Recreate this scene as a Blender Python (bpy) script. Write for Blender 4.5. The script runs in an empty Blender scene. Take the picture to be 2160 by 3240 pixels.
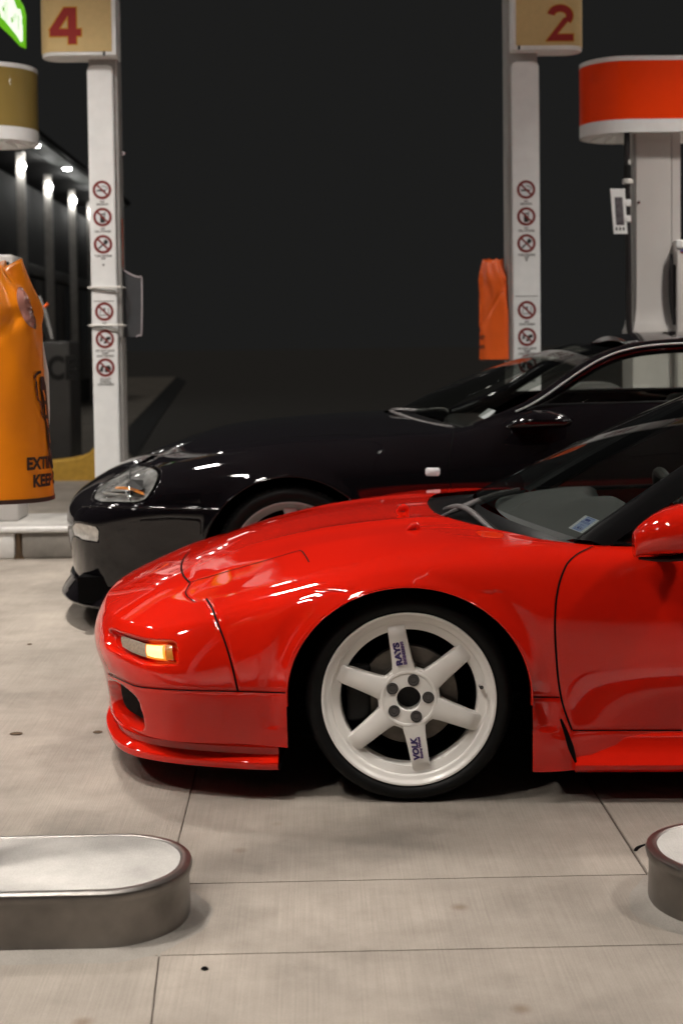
import bpy, bmesh, math, random
import numpy as np
from mathutils import Vector, Matrix
from mathutils.bvhtree import BVHTree
random.seed(4); np.random.seed(4)
SC = bpy.context.scene; COL = SC.collection

# ------------------------------------------------------------------ camera
F = 4500.; CAMH = 1.203
PITCH = math.radians(2.4); ROLL = math.radians(.72); YAW = math.radians(1.2)
CX = 1080.; CY = 1090. + F*math.tan(PITCH)
fw = np.array([math.sin(YAW)*math.cos(PITCH), math.cos(YAW)*math.cos(PITCH), -math.sin(PITCH)])
r0_ = np.array([math.cos(YAW), -math.sin(YAW), 0.]); u0_ = np.cross(r0_, fw)
_c, _s = math.cos(ROLL), math.sin(ROLL)
rt = _c*r0_ - _s*u0_; up = _s*r0_ + _c*u0_
CAM = np.array([0, 0, CAMH])
cd = bpy.data.cameras.new('camera'); cam = bpy.data.objects.new('camera', cd); COL.objects.link(cam)
cd.sensor_fit = 'AUTO'; cd.sensor_width = 36.; cd.lens = F/3240*36
cd.shift_y = -(1620-CY)/3240; cd.clip_start = .05; cd.clip_end = 900
cam.matrix_world = Matrix(((rt[0], up[0], -fw[0], 0), (rt[1], up[1], -fw[1], 0), (rt[2], up[2], -fw[2], CAMH), (0, 0, 0, 1)))
cd.dof.use_dof = True; cd.dof.focus_distance = 3.72; cd.dof.aperture_fstop = 4.2
SC.camera = cam

# ------------------------------------------------------------------ world, exposure
w = bpy.data.worlds.new('World'); SC.world = w; w.use_nodes = True
bg = w.node_tree.nodes['Background']
bg.inputs['Color'].default_value = (.0116, .0116, .0113, 1); bg.inputs['Strength'].default_value = 1.0
SC.view_settings.view_transform = 'Standard'; SC.view_settings.look = 'None'
SC.view_settings.exposure = 0.0; SC.view_settings.gamma = 1.0; SC.view_settings.use_curve_mapping = False
SC.cycles.use_denoising = True; SC.cycles.max_bounces = 10; SC.cycles.transparent_max_bounces = 16
SC.cycles.sample_clamp_indirect = 6.0
LAMP = 45.0      # glow of the canopy lamp diffusers
LAMPW = 72.0    # power of each canopy lamp
# faint sky glow and street light on the open lot beyond the canopy
sl = bpy.data.lights.new('sun', 'SUN'); sl.energy = .52; sl.angle = math.radians(12); sl.color = (1., .95, .88)
sun = bpy.data.objects.new('sun', sl); COL.objects.link(sun); sun.location = (0, 0, 30); sun.rotation_euler = (math.radians(14), 0, 0)

# ------------------------------------------------------------------ pixel helpers (layout survey of the photograph)
def ray(x, y): return fw + rt*((x-CX)/F) - up*((y-CY)/F)
def onplane(x, y, p0, n):
    d = ray(x, y); n = np.array(n, float); t = ((np.array(p0)-CAM) @ n)/(d @ n); return CAM + t*d
def ground(x, y, z=0): return onplane(x, y, (0, 0, z), (0, 0, 1))
def at(x, y, Y): return onplane(x, y, (0, Y, 0), (0, 1, 0))
def projp(P):
    d = np.asarray(P, float)-CAM; z = d @ fw
    return np.stack([CX+F*(d @ rt)/z, CY-F*(d @ up)/z], -1)

# ------------------------------------------------------------------ materials
def nodes(m):
    m.use_nodes = True; return m.node_tree, m.node_tree.nodes['Principled BSDF']
def mat(name, col, rough=.5, metal=0., coat=0., var=.06, scale=30., bump=0., spec=.5, emit=None, es=1., crough=.03):
    m = bpy.data.materials.new(name); nt, b = nodes(m); N = nt.nodes; L = nt.links
    b.inputs['Roughness'].default_value = rough; b.inputs['Metallic'].default_value = metal
    b.inputs['Coat Weight'].default_value = coat; b.inputs['Coat Roughness'].default_value = crough
    b.inputs['Specular IOR Level'].default_value = spec
    tc = N.new('ShaderNodeTexCoord'); nz = N.new('ShaderNodeTexNoise'); nz.inputs['Scale'].default_value = scale
    nz.inputs['Detail'].default_value = 5; L.new(tc.outputs['Object'], nz.inputs['Vector'])
    rp = N.new('ShaderNodeValToRGB'); rp.color_ramp.elements[0].position = .25; rp.color_ramp.elements[1].position = .75
    rp.color_ramp.elements[0].color = tuple(c*(1-var) for c in col)+(1,); rp.color_ramp.elements[1].color = tuple(min(1, c*(1+var)) for c in col)+(1,)
    L.new(nz.outputs['Fac'], rp.inputs['Fac']); L.new(rp.outputs['Color'], b.inputs['Base Color'])
    if bump:
        bp = N.new('ShaderNodeBump'); bp.inputs['Strength'].default_value = bump; bp.inputs['Distance'].default_value = .004
        L.new(nz.outputs['Fac'], bp.inputs['Height']); L.new(bp.outputs['Normal'], b.inputs['Normal'])
    if emit:
        b.inputs['Emission Color'].default_value = tuple(emit)+(1,); b.inputs['Emission Strength'].default_value = es
    return m
def glassmat(name, tint, ior=1.5, rough=0.0):
    m = bpy.data.materials.new(name); m.use_nodes = True; nt = m.node_tree; N = nt.nodes; L = nt.links
    N.remove(N['Principled BSDF']); out = N['Material Output']
    tr = N.new('ShaderNodeBsdfTransparent'); tr.inputs['Color'].default_value = tuple(tint)+(1,)
    gl = N.new('ShaderNodeBsdfGlossy'); gl.inputs['Roughness'].default_value = rough
    fr = N.new('ShaderNodeFresnel'); fr.inputs['IOR'].default_value = ior
    gq = N.new('ShaderNodeNewGeometry'); mr = N.new('ShaderNodeMapRange')      # a thin pane reflects alike from both sides
    mr.inputs['To Min'].default_value = ior; mr.inputs['To Max'].default_value = 1/ior
    L.new(gq.outputs['Backfacing'], mr.inputs['Value']); L.new(mr.outputs['Result'], fr.inputs['IOR'])
    nz = N.new('ShaderNodeTexNoise'); nz.inputs['Scale'].default_value = 3
    bp = N.new('ShaderNodeBump'); bp.inputs['Strength'].default_value = .02; bp.inputs['Distance'].default_value = .01
    L.new(nz.outputs['Fac'], bp.inputs['Height']); L.new(bp.outputs['Normal'], gl.inputs['Normal'])
    mx = N.new('ShaderNodeMixShader'); L.new(fr.outputs['Fac'], mx.inputs['Fac']); L.new(tr.outputs[0], mx.inputs[1]); L.new(gl.outputs[0], mx.inputs[2])
    L.new(mx.outputs[0], out.inputs['Surface']); return m
def concrete(name, col, broom=True):
    m = bpy.data.materials.new(name); nt, b = nodes(m); N = nt.nodes; L = nt.links
    ge = N.new('ShaderNodeNewGeometry')
    def noise(scale, detail, mp=None, rough=.6):
        n = N.new('ShaderNodeTexNoise'); n.inputs['Scale'].default_value = scale; n.inputs['Detail'].default_value = detail; n.inputs['Roughness'].default_value = rough
        if mp:
            k = N.new('ShaderNodeMapping'); k.inputs['Scale'].default_value = mp; L.new(ge.outputs['Position'], k.inputs['Vector']); L.new(k.outputs[0], n.inputs['Vector'])
        else: L.new(ge.outputs['Position'], n.inputs['Vector'])
        return n
    big = noise(1.3, 6); mid = noise(9, 6); fine = noise(260, 3); br = noise(1., 5, (240, 3.2, 240)); st = noise(2.3, 5, (1, 1, 1))
    def ramp(a, b_, c0, c1, src):
        r = N.new('ShaderNodeValToRGB'); r.color_ramp.elements[0].position = a; r.color_ramp.elements[1].position = b_
        r.color_ramp.elements[0].color = (c0, c0, c0, 1); r.color_ramp.elements[1].color = (c1, c1, c1, 1); L.new(src.outputs['Fac'], r.inputs['Fac']); return r
    def mul(a, b_):
        x = N.new('ShaderNodeMix'); x.data_type = 'RGBA'; x.blend_type = 'MULTIPLY'; x.inputs['Factor'].default_value = 1
        L.new(a, x.inputs['A']); L.new(b_, x.inputs['B']); return x.outputs['Result']
    base = N.new('ShaderNodeRGB'); base.outputs[0].default_value = tuple(col)+(1,)
    o = mul(base.outputs[0], ramp(.3, .68, .70, 1.12, big).outputs[0])
    o = mul(o, ramp(.3, .7, .88, 1.08, mid).outputs[0])
    o = mul(o, ramp(.3, .72, .9, 1.07, fine).outputs[0])
    if broom: o = mul(o, ramp(.3, .7, .88, 1.08, br).outputs[0])
    o = mul(o, ramp(.52, .74, 1.0, .68, st).outputs[0])          # weathered patches
    sp = N.new('ShaderNodeTexVoronoi'); sp.inputs['Scale'].default_value = 3.7; L.new(ge.outputs['Position'], sp.inputs['Vector'])
    r = N.new('ShaderNodeValToRGB'); r.color_ramp.elements[0].position = .02; r.color_ramp.elements[1].position = .09
    r.color_ramp.elements[0].color = (.72, .62, .56, 1); r.color_ramp.elements[1].color = (1, 1, 1, 1); L.new(sp.outputs['Distance'], r.inputs['Fac'])
    o = mul(o, r.outputs[0])
    L.new(o, b.inputs['Base Color']); b.inputs['Roughness'].default_value = .78; b.inputs['Specular IOR Level'].default_value = .3
    ad = N.new('ShaderNodeMath'); ad.operation = 'ADD'; L.new(br.outputs['Fac'], ad.inputs[0]); L.new(fine.outputs['Fac'], ad.inputs[1])
    bp = N.new('ShaderNodeBump'); bp.inputs['Strength'].default_value = .35; bp.inputs['Distance'].default_value = .003
    L.new(ad.outputs[0], bp.inputs['Height']); L.new(bp.outputs[0], b.inputs['Normal'])
    return m

M = {}
M['red'] = mat('red_paint', (.60, .0105, .003), .45, 0, 1., .02, 3, spec=0.)
for m_ in (M['red'],): m_.node_tree.nodes['Principled BSDF'].inputs['Coat IOR'].default_value = 1.55
M['black_paint'] = mat('black_paint', (.0050, .0042, .0055), .4, 0, 1., .05, 3, spec=0.)
M['rubber'] = mat('tyre_rubber', (.006, .006, .006), .5, 0, 0, .2, 40, .3, spec=.14)
M['wheel_white'] = mat('white_wheel_paint', (.82, .79, .75), .3, 0, .6, .03, 8)
M['silver'] = mat('silver_metal', (.36, .36, .36), .4, .35, 0, .05, 20)
M['disc'] = mat('brake_disc_iron', (.13, .115, .10), .45, .6, 0, .15, 60)
M['dark'] = mat('dark_plastic', (.01, .01, .01), .5, 0, 0, .2, 60, spec=.2)
M['gap'] = mat('panel_seam_black', (.003, .003, .003), .7, 0, 0, .1, 30, spec=.05)
M['trim'] = mat('satin_black_trim', (.006, .006, .0065), .35, 0, 0, .1, 40, spec=.07)
M['dash'] = mat('grained_dashboard', (.11, .11, .112), .75, 0, 0, .35, 500, .4)
M['seat'] = mat('dark_leather', (.02, .019, .018), .5, 0, 0, .15, 60, .3)
M['glass'] = glassmat('car_glass', (.88, .91, .88))
M['screen'] = glassmat('tinted_screen_glass', (.55, .58, .56))
M['clear'] = glassmat('lamp_glass', (.95, .95, .95))
M['amber'] = mat('amber_lens', (.5, .15, .02), .25, 0, 1, .15, 90, .3, emit=(1., .30, .03), es=.85)
M['bulb'] = mat('lit_bulb', (.8, .5, .2), .3, 0, .5, .25, 120, .3, emit=(1., .60, .24), es=1.7)
M['amber_dim'] = mat('amber_reflector', (.55, .2, .03), .3, 0, 1, .1, 60)
M['clear_lens'] = mat('ribbed_clear_lens', (.32, .25, .19), .2, 0, 1, .25, 140, .4)
M['fogl'] = mat('frosted_clear_lens', (.55, .52, .48), .2, 0, 1, .3, 60, .3)
M['satin'] = mat('satin_silver_trim', (.62, .62, .63), .4, .25, 0, .05, 30)
M['wiper'] = mat('worn_wiper_grey', (.13, .12, .12), .4, 0, 0, .2, 40)
M['chrome'] = mat('chrome', (.8, .8, .8), .08, 1, 0, .02, 10)
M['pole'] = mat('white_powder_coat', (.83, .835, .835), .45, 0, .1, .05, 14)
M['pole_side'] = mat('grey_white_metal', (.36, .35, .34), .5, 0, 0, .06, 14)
M['gold'] = mat('gold_sign_film', (.60, .44, .20), .7, 0, .0, .05, 30)
M['signred'] = mat('dark_red_film', (.30, .012, .009), .7, 0, 0., .05, 20)
M['signyel'] = mat('yellow_outline_film', (.55, .25, .012), .7, 0, 0., .05, 20)
M['bandred'] = mat('red_band_film', (.95, .055, .003), .35, 0, .25, .04, 6, spec=.1)
M['bandgold'] = mat('gold_band_film', (.27, .19, .055), .35, 0, .3, .05, 6, spec=.1)
M['stred'] = mat('prohibition_red', (.19, .014, .008), .5, 0, 0, .06, 40)
M['ink'] = mat('black_ink', (.015, .015, .015), .5, 0, 0, .1, 40)
M['inkgrey'] = mat('grey_ink', (.12, .115, .115), .6, 0, 0, .1, 40)
M['orange'] = mat('orange_vinyl', (.95, .26, .003), .38, 0, .25, .08, 9, .15)
M['orange2'] = mat('orange_red_vinyl', (.80, .115, .010), .4, 0, .25, .08, 9, .15)
M['vinylwin'] = mat('dusty_pink_vinyl', (.42, .19, .16), .25, 0, 1., .3, 30, crough=.12)
M['brownink'] = mat('dark_brown_ink', (.05, .018, .012), .5, 0, 0, .1, 40)
M['steel'] = mat('stainless_steel', (.20, .187, .175), .36, 1, 0, .35, 9, .12)
M['islandtop'] = concrete('island_concrete', (.50, .48, .455), False)
M['joint'] = mat('joint_dirt', (.075, .052, .042), .9, 0, 0, .5, 25)
M['slab'] = concrete('broomed_concrete', (.325, .285, .245))
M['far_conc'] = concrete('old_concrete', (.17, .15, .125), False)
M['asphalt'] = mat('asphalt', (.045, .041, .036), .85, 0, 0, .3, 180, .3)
M['ground_dark'] = mat('dark_ground', (.008, .008, .008), .85, 0, 0, .3, 180, .3)  # darker tone for the strip beside the far pavement
M['kerb'] = concrete('kerb_concrete', (.30, .275, .245), False)
M['kerbwhite'] = mat('white_kerb_paint', (.70, .68, .66), .5, 0, 0, .08, 30, .2)
M['rust'] = mat('rust_stain', (.07, .04, .018), .8, 0, 0, .4, 60)
M['yellow'] = mat('yellow_kerb_paint', (.62, .36, .05), .6, 0, 0, .15, 18, .3)
M['canopy'] = mat('grey_canopy_panel', (.13, .13, .135), .6, 0, 0, .03, 3)
M['lamp'] = mat('canopy_lamp_diffuser', (.8, .8, .8), .5, emit=(1., .955, .90), es=LAMP)
M['lampfar'] = mat('wall_lamp_glass', (.8, .8, .8), .5, emit=(1., 1., .96), es=45)
M['green'] = mat('lit_green_sign', (.05, .4, .01), .5, emit=(.14, .42, .0), es=.75)
M['signwhite'] = mat('lit_white_sign', (.8, .8, .8), .5, emit=(.95, 1., .86), es=.85)
M['bwall'] = mat('dark_facade', (.06, .06, .06), .7, 0, 0, .15, 2)
M['bwall2'] = mat('dark_band', (.016, .016, .016), .6, 0, 0, .15, 2)
M['bwin'] = mat('dark_window', (.012, .012, .013), .12, 0, 0, .1, 2)
M['soffit'] = mat('grey_soffit', (.16, .17, .16), .6, 0, 0, .1, 3)
M['column'] = mat('stone_column', (.62, .58, .54), .7, 0, 0, .15, 9)
M['ice'] = mat('grey_freezer', (.11, .105, .10), .45, 0, .1, .08, 6)
M['hose'] = mat('hose_rubber', (.016, .013, .014), .4, 0, .3, .1, 30)
M['pump'] = mat('white_pump_panel', (.58, .55, .53), .32, 0, .4, .04, 4)
M['pumpgrey'] = mat('grey_pump_trim', (.22, .215, .21), .35, .3, 0, .06, 10)
M['cardart'] = mat('printed_card', (.10, .09, .10), .4, 0, .3, .9, 26)
M['paper'] = mat('white_sticker', (.75, .77, .80), .5, 0, .2, .02, 20)
M['blue'] = mat('blue_print', (.36, .46, .75), .5, 0, .2, .05, 20)
M['navy'] = mat('navy_print', (.03, .06, .30), .5, 0, .1, .05, 20)
M['purple'] = mat('navy_decal', (.018, .012, .11), .4, 0, .3, .05, 20)
M['lilac'] = mat('lilac_decal_edge', (.35, .22, .42), .4, 0, .3, .05, 20)
M['lug'] = mat('black_chrome_nut', (.05, .05, .055), .12, .9, 1., .1, 20)
M['plate'] = mat('grey_aluminium_plate', (.075, .078, .085), .4, .3, 0, .08, 12)
M['plateedge'] = mat('pale_plate_edge', (.62, .55, .58), .5, 0, 0, .05, 12)
M['tie'] = mat('white_nylon', (.75, .73, .70), .4, 0, 0, .04, 12)

# ------------------------------------------------------------------ object helpers
def tag(o, label=None, cat=None, group=None, kind=None):
    if label: o['label'] = label
    if cat: o['category'] = cat
    if group: o['group'] = group
    if kind: o['kind'] = kind
    return o
def empty(name, loc=(0, 0, 0), rz=0, label=None, cat=None, group=None):
    o = bpy.data.objects.new(name, None); COL.objects.link(o); o.location = loc; o.rotation_euler = (0, 0, rz)
    o.empty_display_size = .1
    return tag(o, label, cat, group)
ORG = {}
def mk(name, V, Fc, m, parent=None, smooth=True, kind=None, world=False, sharp=None):
    me = bpy.data.meshes.new(name)
    V = np.asarray(V, float)
    if world and parent is not None: V = V - np.array(parent.location)
    me.from_pydata([tuple(v) for v in V], [], [tuple(int(i) for i in f) for f in Fc])
    for mm in (m if isinstance(m, (list, tuple)) else [m]): me.materials.append(mm)
    if smooth: me.polygons.foreach_set('use_smooth', [True]*len(me.polygons))
    me.update(); o = bpy.data.objects.new(name, me); COL.objects.link(o)
    if parent is not None: o.parent = parent
    if kind: o['kind'] = kind
    if sharp is not None and smooth:
        try: me.set_sharp_from_angle(angle=math.radians(sharp))
        except Exception: pass
    return o
def frombm(name, bm, m, parent=None, smooth=False, sharp=35, kind=None):
    me = bpy.data.meshes.new(name); bm.to_mesh(me); bm.free()
    for mm in (m if isinstance(m, (list, tuple)) else [m]): me.materials.append(mm)
    if smooth:
        me.polygons.foreach_set('use_smooth', [True]*len(me.polygons))
        me.set_sharp_from_angle(angle=math.radians(sharp))
    o = bpy.data.objects.new(name, me); COL.objects.link(o)
    if parent is not None: o.parent = parent
    if kind: o['kind'] = kind
    return o
def box(name, lo, hi, m, parent=None, bev=.0, seg=2, world=True, kind=None):
    lo = np.array(lo, float); hi = np.array(hi, float)
    if world and parent is not None: lo = lo-np.array(parent.location); hi = hi-np.array(parent.location)
    bm = bmesh.new(); bmesh.ops.create_cube(bm, size=1)
    for v in bm.verts: v.co = Vector([(lo[k]+hi[k])/2 + v.co[k]*(hi[k]-lo[k]) for k in range(3)])
    if bev: bmesh.ops.bevel(bm, geom=bm.edges[:], offset=bev, segments=seg, affect='EDGES', profile=.5)
    return frombm(name, bm, m, parent, bool(bev), 50, kind)
def grid_faces(n, m, flip=False, closed_u=False):
    Fc = []
    for i in range(n if closed_u else n-1):
        i2 = (i+1) % n
        for j in range(m-1):
            q = (i*m+j, i2*m+j, i2*m+j+1, i*m+j+1); Fc.append(q[::-1] if flip else q)
    return Fc
def gridmesh(name, G, m, parent=None, flip=False, sharp=None, world=False):
    n, k = G.shape[:2]; return mk(name, G.reshape(-1, 3), grid_faces(n, k, flip), m, parent, True, None, world, sharp)
def lathe(name, prof, m, parent=None, n=64, center=(0, 0, 0), axis='y', sharp=30, arc=(0, 2*math.pi), world=False, sx=1.):
    full = abs(arc[1]-arc[0]-2*math.pi) < 1e-6; V = []
    th = np.linspace(arc[0], arc[1], n, endpoint=not full)
    for t in th:
        for (r, h) in prof:
            c, s = r*math.cos(t)*sx, r*math.sin(t)
            V.append((c, h, s) if axis == 'y' else (c, s, h))
    V = np.array(V)+np.array(center)
    return mk(name, V, grid_faces(n, len(prof), axis == 'y', full), m, parent, True, None, world, sharp)
def tube(name, pts, rad, m, parent=None, n=8, world=False, sub=6, flat=1.):
    P = np.array(pts, float)
    if sub and len(P) > 2: P = bsp(P, sub)
    V = []; T = np.gradient(P, axis=0); T /= np.linalg.norm(T, axis=1)[:, None]+1e-9
    ref = np.array([0.03, .1, 1.]) if abs(T[0][2]) < .9 else np.array([1., .1, 0])
    R = np.broadcast_to(np.asarray(rad, float), (len(P),)) if np.ndim(rad) == 0 else np.interp(np.linspace(0, 1, len(P)), np.linspace(0, 1, len(rad)), rad)
    for p, t, r in zip(P, T, R):
        a = np.cross(t, ref); a /= np.linalg.norm(a); b = np.cross(a, t)
        for k in range(n):
            q = 2*math.pi*k/n; V.append(p + r*(a*math.cos(q) + flat*b*math.sin(q)))
    Fc = []
    for i in range(len(P)-1):
        for k in range(n): Fc.append((i*n+k, i*n+(k+1) % n, (i+1)*n+(k+1) % n, (i+1)*n+k))
    Fc.append(tuple(range(n))[::-1]); Fc.append(tuple((len(P)-1)*n+k for k in range(n)))
    return mk(name, V, Fc, m, parent, True, None, world, 50)
def bsp(C, n, ext0=None, ext1=None, corr=2):
    """near-interpolating cubic B-spline along axis 0"""
    C = np.asarray(C, float)
    def ext(A):
        a = ext0(A) if ext0 else 2*A[0]-A[1]; b = ext1(A) if ext1 else 2*A[-1]-A[-2]
        return np.concatenate([a[None], A, b[None]])
    A = C.copy()
    for _ in range(corr):
        E_ = ext(A); A = A + (C-(E_[:-2]+4*E_[1:-1]+E_[2:])/6)
    E_ = ext(A); out = []
    for k in range(len(C)-1):
        p0, p1, p2, p3 = E_[k:k+4]
        for t in np.arange(n)/n:
            out.append(((1-t)**3*p0 + (3*t**3-6*t*t+4)*p1 + (-3*t**3+3*t*t+3*t+1)*p2 + t**3*p3)/6)
    p0, p1, p2 = E_[-3:]; out.append((p0+4*p1+p2)/6)
    return np.array(out)
def extrude_poly(name, P, t0, t1, m, parent=None, plane='xz', bev=0., world=True):
    """polygon (a,b) in a plane, extruded from t0 to t1 along the remaining axis"""
    bm = bmesh.new(); off = np.array(parent.location) if (parent is not None and world) else np.zeros(3)
    def pt(a, b, t): return Vector((a, t, b))-Vector(off) if plane == 'xz' else Vector((a, b, t))-Vector(off)
    v0 = [bm.verts.new(pt(a, b, t0)) for a, b in P]; v1 = [bm.verts.new(pt(a, b, t1)) for a, b in P]
    bm.faces.new(v0); bm.faces.new(v1[::-1])
    n = len(P)
    for i in range(n): bm.faces.new((v0[i], v1[i], v1[(i+1) % n], v0[(i+1) % n]))
    bmesh.ops.recalc_face_normals(bm, faces=bm.faces[:])
    if bev:
        es = [e for e in bm.edges if (e.verts[0] in v0) == (e.verts[1] in v0)]
        bmesh.ops.bevel(bm, geom=es, offset=bev, segments=2, affect='EDGES')
    return frombm(name, bm, m, parent, True, 35)
def textmesh(s, size, bold=0., shear=0., sx=1., extrude=.0006, align='CENTER'):
    cu = bpy.data.curves.new('t', 'FONT'); cu.body = s; cu.size = size; cu.offset = bold; cu.shear = shear; cu.extrude = extrude
    cu.align_x = align; cu.align_y = 'CENTER'; cu.resolution_u = 3
    o = bpy.data.objects.new('t', cu); COL.objects.link(o); dg = bpy.context.evaluated_depsgraph_get()
    me = bpy.data.meshes.new_from_object(o.evaluated_get(dg)); bpy.data.objects.remove(o)
    V = np.array([v.co[:] for v in me.vertices]).reshape(-1, 3); Fc = [tuple(p.vertices) for p in me.polygons]; bpy.data.meshes.remove(me)
    if len(V): V[:, 0] *= sx
    return V, Fc
def merge(parts):
    """parts: (verts, faces, material index)"""
    VV, FF, MI, k = [], [], [], 0
    for V, Fc, mi in parts:
        V = np.asarray(V, float)
        if len(V) == 0: continue
        VV.append(V); FF += [tuple(i+k for i in f) for f in Fc]; MI += [mi]*len(Fc); k += len(V)
    return np.concatenate(VV), FF, MI
def mkmulti(name, parts, mats, parent, smooth=False, world=False):
    V, Fc, MI = merge(parts); o = mk(name, V, Fc, mats, parent, smooth, None, world)
    o.data.polygons.foreach_set('material_index', MI); return o
def planar(V, origin, ex, ez, en):
    V = np.asarray(V, float); return np.array(origin)+V[:, 0:1]*np.array(ex)+V[:, 1:2]*np.array(ez)+V[:, 2:3]*np.array(en)
def ringpoly(r1, r2, n=40, c=(0, 0), h=.0006):
    V, Fc = [], []
    for k in range(n):
        a = 2*math.pi*k/n
        V += [(c[0]+r1*math.cos(a), c[1]+r1*math.sin(a), h), (c[0]+r2*math.cos(a), c[1]+r2*math.sin(a), h)]
    for k in range(n):
        a = 2*k; b = (2*k+2) % (2*n); Fc.append((a, a+1, b+1, b))
    return np.array(V), Fc
def barpoly(p, q, wd, h=.0006):
    p = np.array(p); q = np.array(q); d = (q-p)/np.linalg.norm(q-p); nn = np.array([-d[1], d[0]])*wd/2
    V = [p-nn, q-nn, q+nn, p+nn]; return np.array([(a[0], a[1], h) for a in V]), [(0, 1, 2, 3)]
def flatpoly(P, h=.0006): return np.array([(a, b, h) for a, b in P]), [tuple(range(len(P)))]

# ================================================================== SETTING
ENDY = 9.9
def sheet(name, P, z, m, kind='structure', parent=None):
    o = mk(name, [(a, b, z) for a, b in P], [tuple(range(len(P)))], m, parent, False); 
    if kind: o['kind'] = kind
    return o
g = sheet('ground', [(-300, -40), (300, -40), (300, 420), (-300, 420)], -.03, M['asphalt'])
fc = sheet('concrete_forecourt', [(-12, -4), (12, -4), (12, 13.9), (-12, 13.9)], -.006, M['joint'])
# slabs of broomed concrete with recessed joints
XJ = [-12, -7.4, -3.6, None, .742, 4.4, 8.2, 12]
YJ = [-4, -.6, 2.772, 3.146, 8.5, 13.9]
def xj(k, y):
    if XJ[k] is not None: return XJ[k]
    return -.30 - .058*(y-2.5) if y < 4.2 else -.36
for a in range(len(XJ)-1):
    for b in range(len(YJ)-1):
        y0, y1 = YJ[b], YJ[b+1]; gy = .0008; gl = .0026 if a == 4 else .0012; gr = .0026 if a == 3 else .0012
        P = [(xj(a, y0)+gl, y0+gy), (xj(a+1, y0)-gr, y0+gy), (xj(a+1, y1)-gr, y1-gy), (xj(a, y1)+gl, y1-gy)]
        bm = bmesh.new(); v = [bm.verts.new((p[0], p[1], 0)) for p in P]; u = [bm.verts.new((p[0], p[1], -.0055)) for p in P]
        bm.faces.new(v)
        for k in range(4): bm.faces.new((v[k], u[k], u[(k+1) % 4], v[(k+1) % 4]))
        bmesh.ops.recalc_face_normals(bm, faces=bm.faces[:])
        top = [e for e in bm.edges if e.verts[0] in v and e.verts[1] in v]
        bmesh.ops.bevel(bm, geom=top, offset=.0016, segments=2, affect='EDGES')
        frombm('slab', bm, M['slab'], fc, True, 60)
# apron left at the back, dark strip and lot
A = ground(558, 1191); B = ground(405, 1350); Ccor = ground(360, 1440)
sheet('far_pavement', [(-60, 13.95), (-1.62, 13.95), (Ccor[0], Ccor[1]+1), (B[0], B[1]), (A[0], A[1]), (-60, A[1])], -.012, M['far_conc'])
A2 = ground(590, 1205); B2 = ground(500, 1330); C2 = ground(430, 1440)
sheet('dark_ground_strip', [(-1.6, 13.95), (C2[0], C2[1]), (B2[0], B2[1]), (A2[0], A2[1]), (A[0]+.02, A[1]), (B[0]+.02, B[1]), (Ccor[0]+.02, Ccor[1]+1)], -.014, M['ground_dark'])  # dark strip along the edge of the far pavement

# --- small crack and debris on the slabs
cr = np.array([ground(*p, .0012) for p in [(2008, 2692), (2018, 2680), (2040, 2672), (2065, 2666), (2072, 2664)]])
tube('pavement_crack', cr, [.004, .006, .005, .003, .001], M['gap'], fc, 6, flat=.15)
for (px, py, sx) in [(648, 3063, .006), (52, 2320, .016), (310, 2315, .012), (95, 2038, .009)]:
    P = ground(px, py, .003)
    d = lathe('pebble' if px in (648, 827) else 'oil_spot', [(.0, .0025), (sx*.6, .002), (sx, -.0005)], M['gap'] if px in (648, 827, 728) else M['rust'], fc, 14, axis='z', center=P, sx=1.3)

# ================================================================== NEAR ISLANDS
def stadium(x0, x1, y0, y1, r, n=14, ends=(True, True)):
    P = []
    for (cx, cy, a0, on) in [(x1-r, y0+r, -90, ends[1]), (x1-r, y1-r, 0, ends[1]), (x0+r, y1-r, 90, ends[0]), (x0+r, y0+r, 180, ends[0])]:
        for k in range(n+1):
            a = math.radians(a0+90*k/n); P.append((cx+r*math.cos(a), cy+r*math.sin(a)))
    return P
def island(name, x0, x1, y0, y1, h, r, label):
    e = empty(name, ((x0+x1)/2, (y0+y1)/2, 0), 0, label, 'pump island')
    P = np.array(stadium(x0, x1, y0, y1, r, 16)); c = np.array([(x0+x1)/2, (y0+y1)/2])
    Pm = P; n = len(P)
    T = np.roll(P, -1, 0)-np.roll(P, 1, 0); T /= np.linalg.norm(T, axis=1)[:, None]+1e-9; Nn = np.stack([T[:, 1], -T[:, 0]], -1)
    prof = [(0, 0), (0.0015, .02), (0.0, h*.55), (0, h-.030), (.0045, h-.022), (.007, h-.012), (.004, h-.003), (-.004, h), (-.016, h+.0005), (-.019, h-.002)]
    V = []
    for i in range(n):
        for (d, z) in prof: q = P[i]+Nn[i]*d; V.append((q[0], q[1], z))
    mk('steel_edging', V, grid_faces(n, len(prof), True, True), M['steel'], e, True, None, True, 50)
    Q = P-Nn*.0185; V = [(q[0], q[1], h-.0015) for q in Q]; V2 = [(q[0], q[1], .01) for q in Q]
    mk('concrete_fill', V, [tuple(range(n))], M['islandtop'], e, False, None, True)
    G = []
    Q0, Q1 = P+Nn*.001, P+Nn*.034      # mortar bed around the foot
    V = []
    for i in range(n):
        for (d, z) in [(.0, .010), (.012, .0055), (.03+.006*math.sin(i*.5)+.004*math.sin(i*1.1), .0022), (.055+.008*math.sin(i*.37+1), -.002)]: q = P[i]+Nn[i]*d; V.append((q[0], q[1], z))
    mk('mortar_bed', V, grid_faces(n, 4, True, True), M['kerb'], e, True, None, True)
    return e
isl_l = island('pump_island', -2.6, -.272, 2.79, 3.135, .122, .165, 'steel edged concrete pump island at lower left, end rounded')
isl_r = island('pump_island', .708, 3.2, 2.80, 3.14, .122, .165, 'steel edged concrete pump island cut by the right edge of the picture')
pe = empty('pump_post', (-.755, 2.96, .1215), 0, 'grey round post standing on the near left pump island', 'post')
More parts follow.
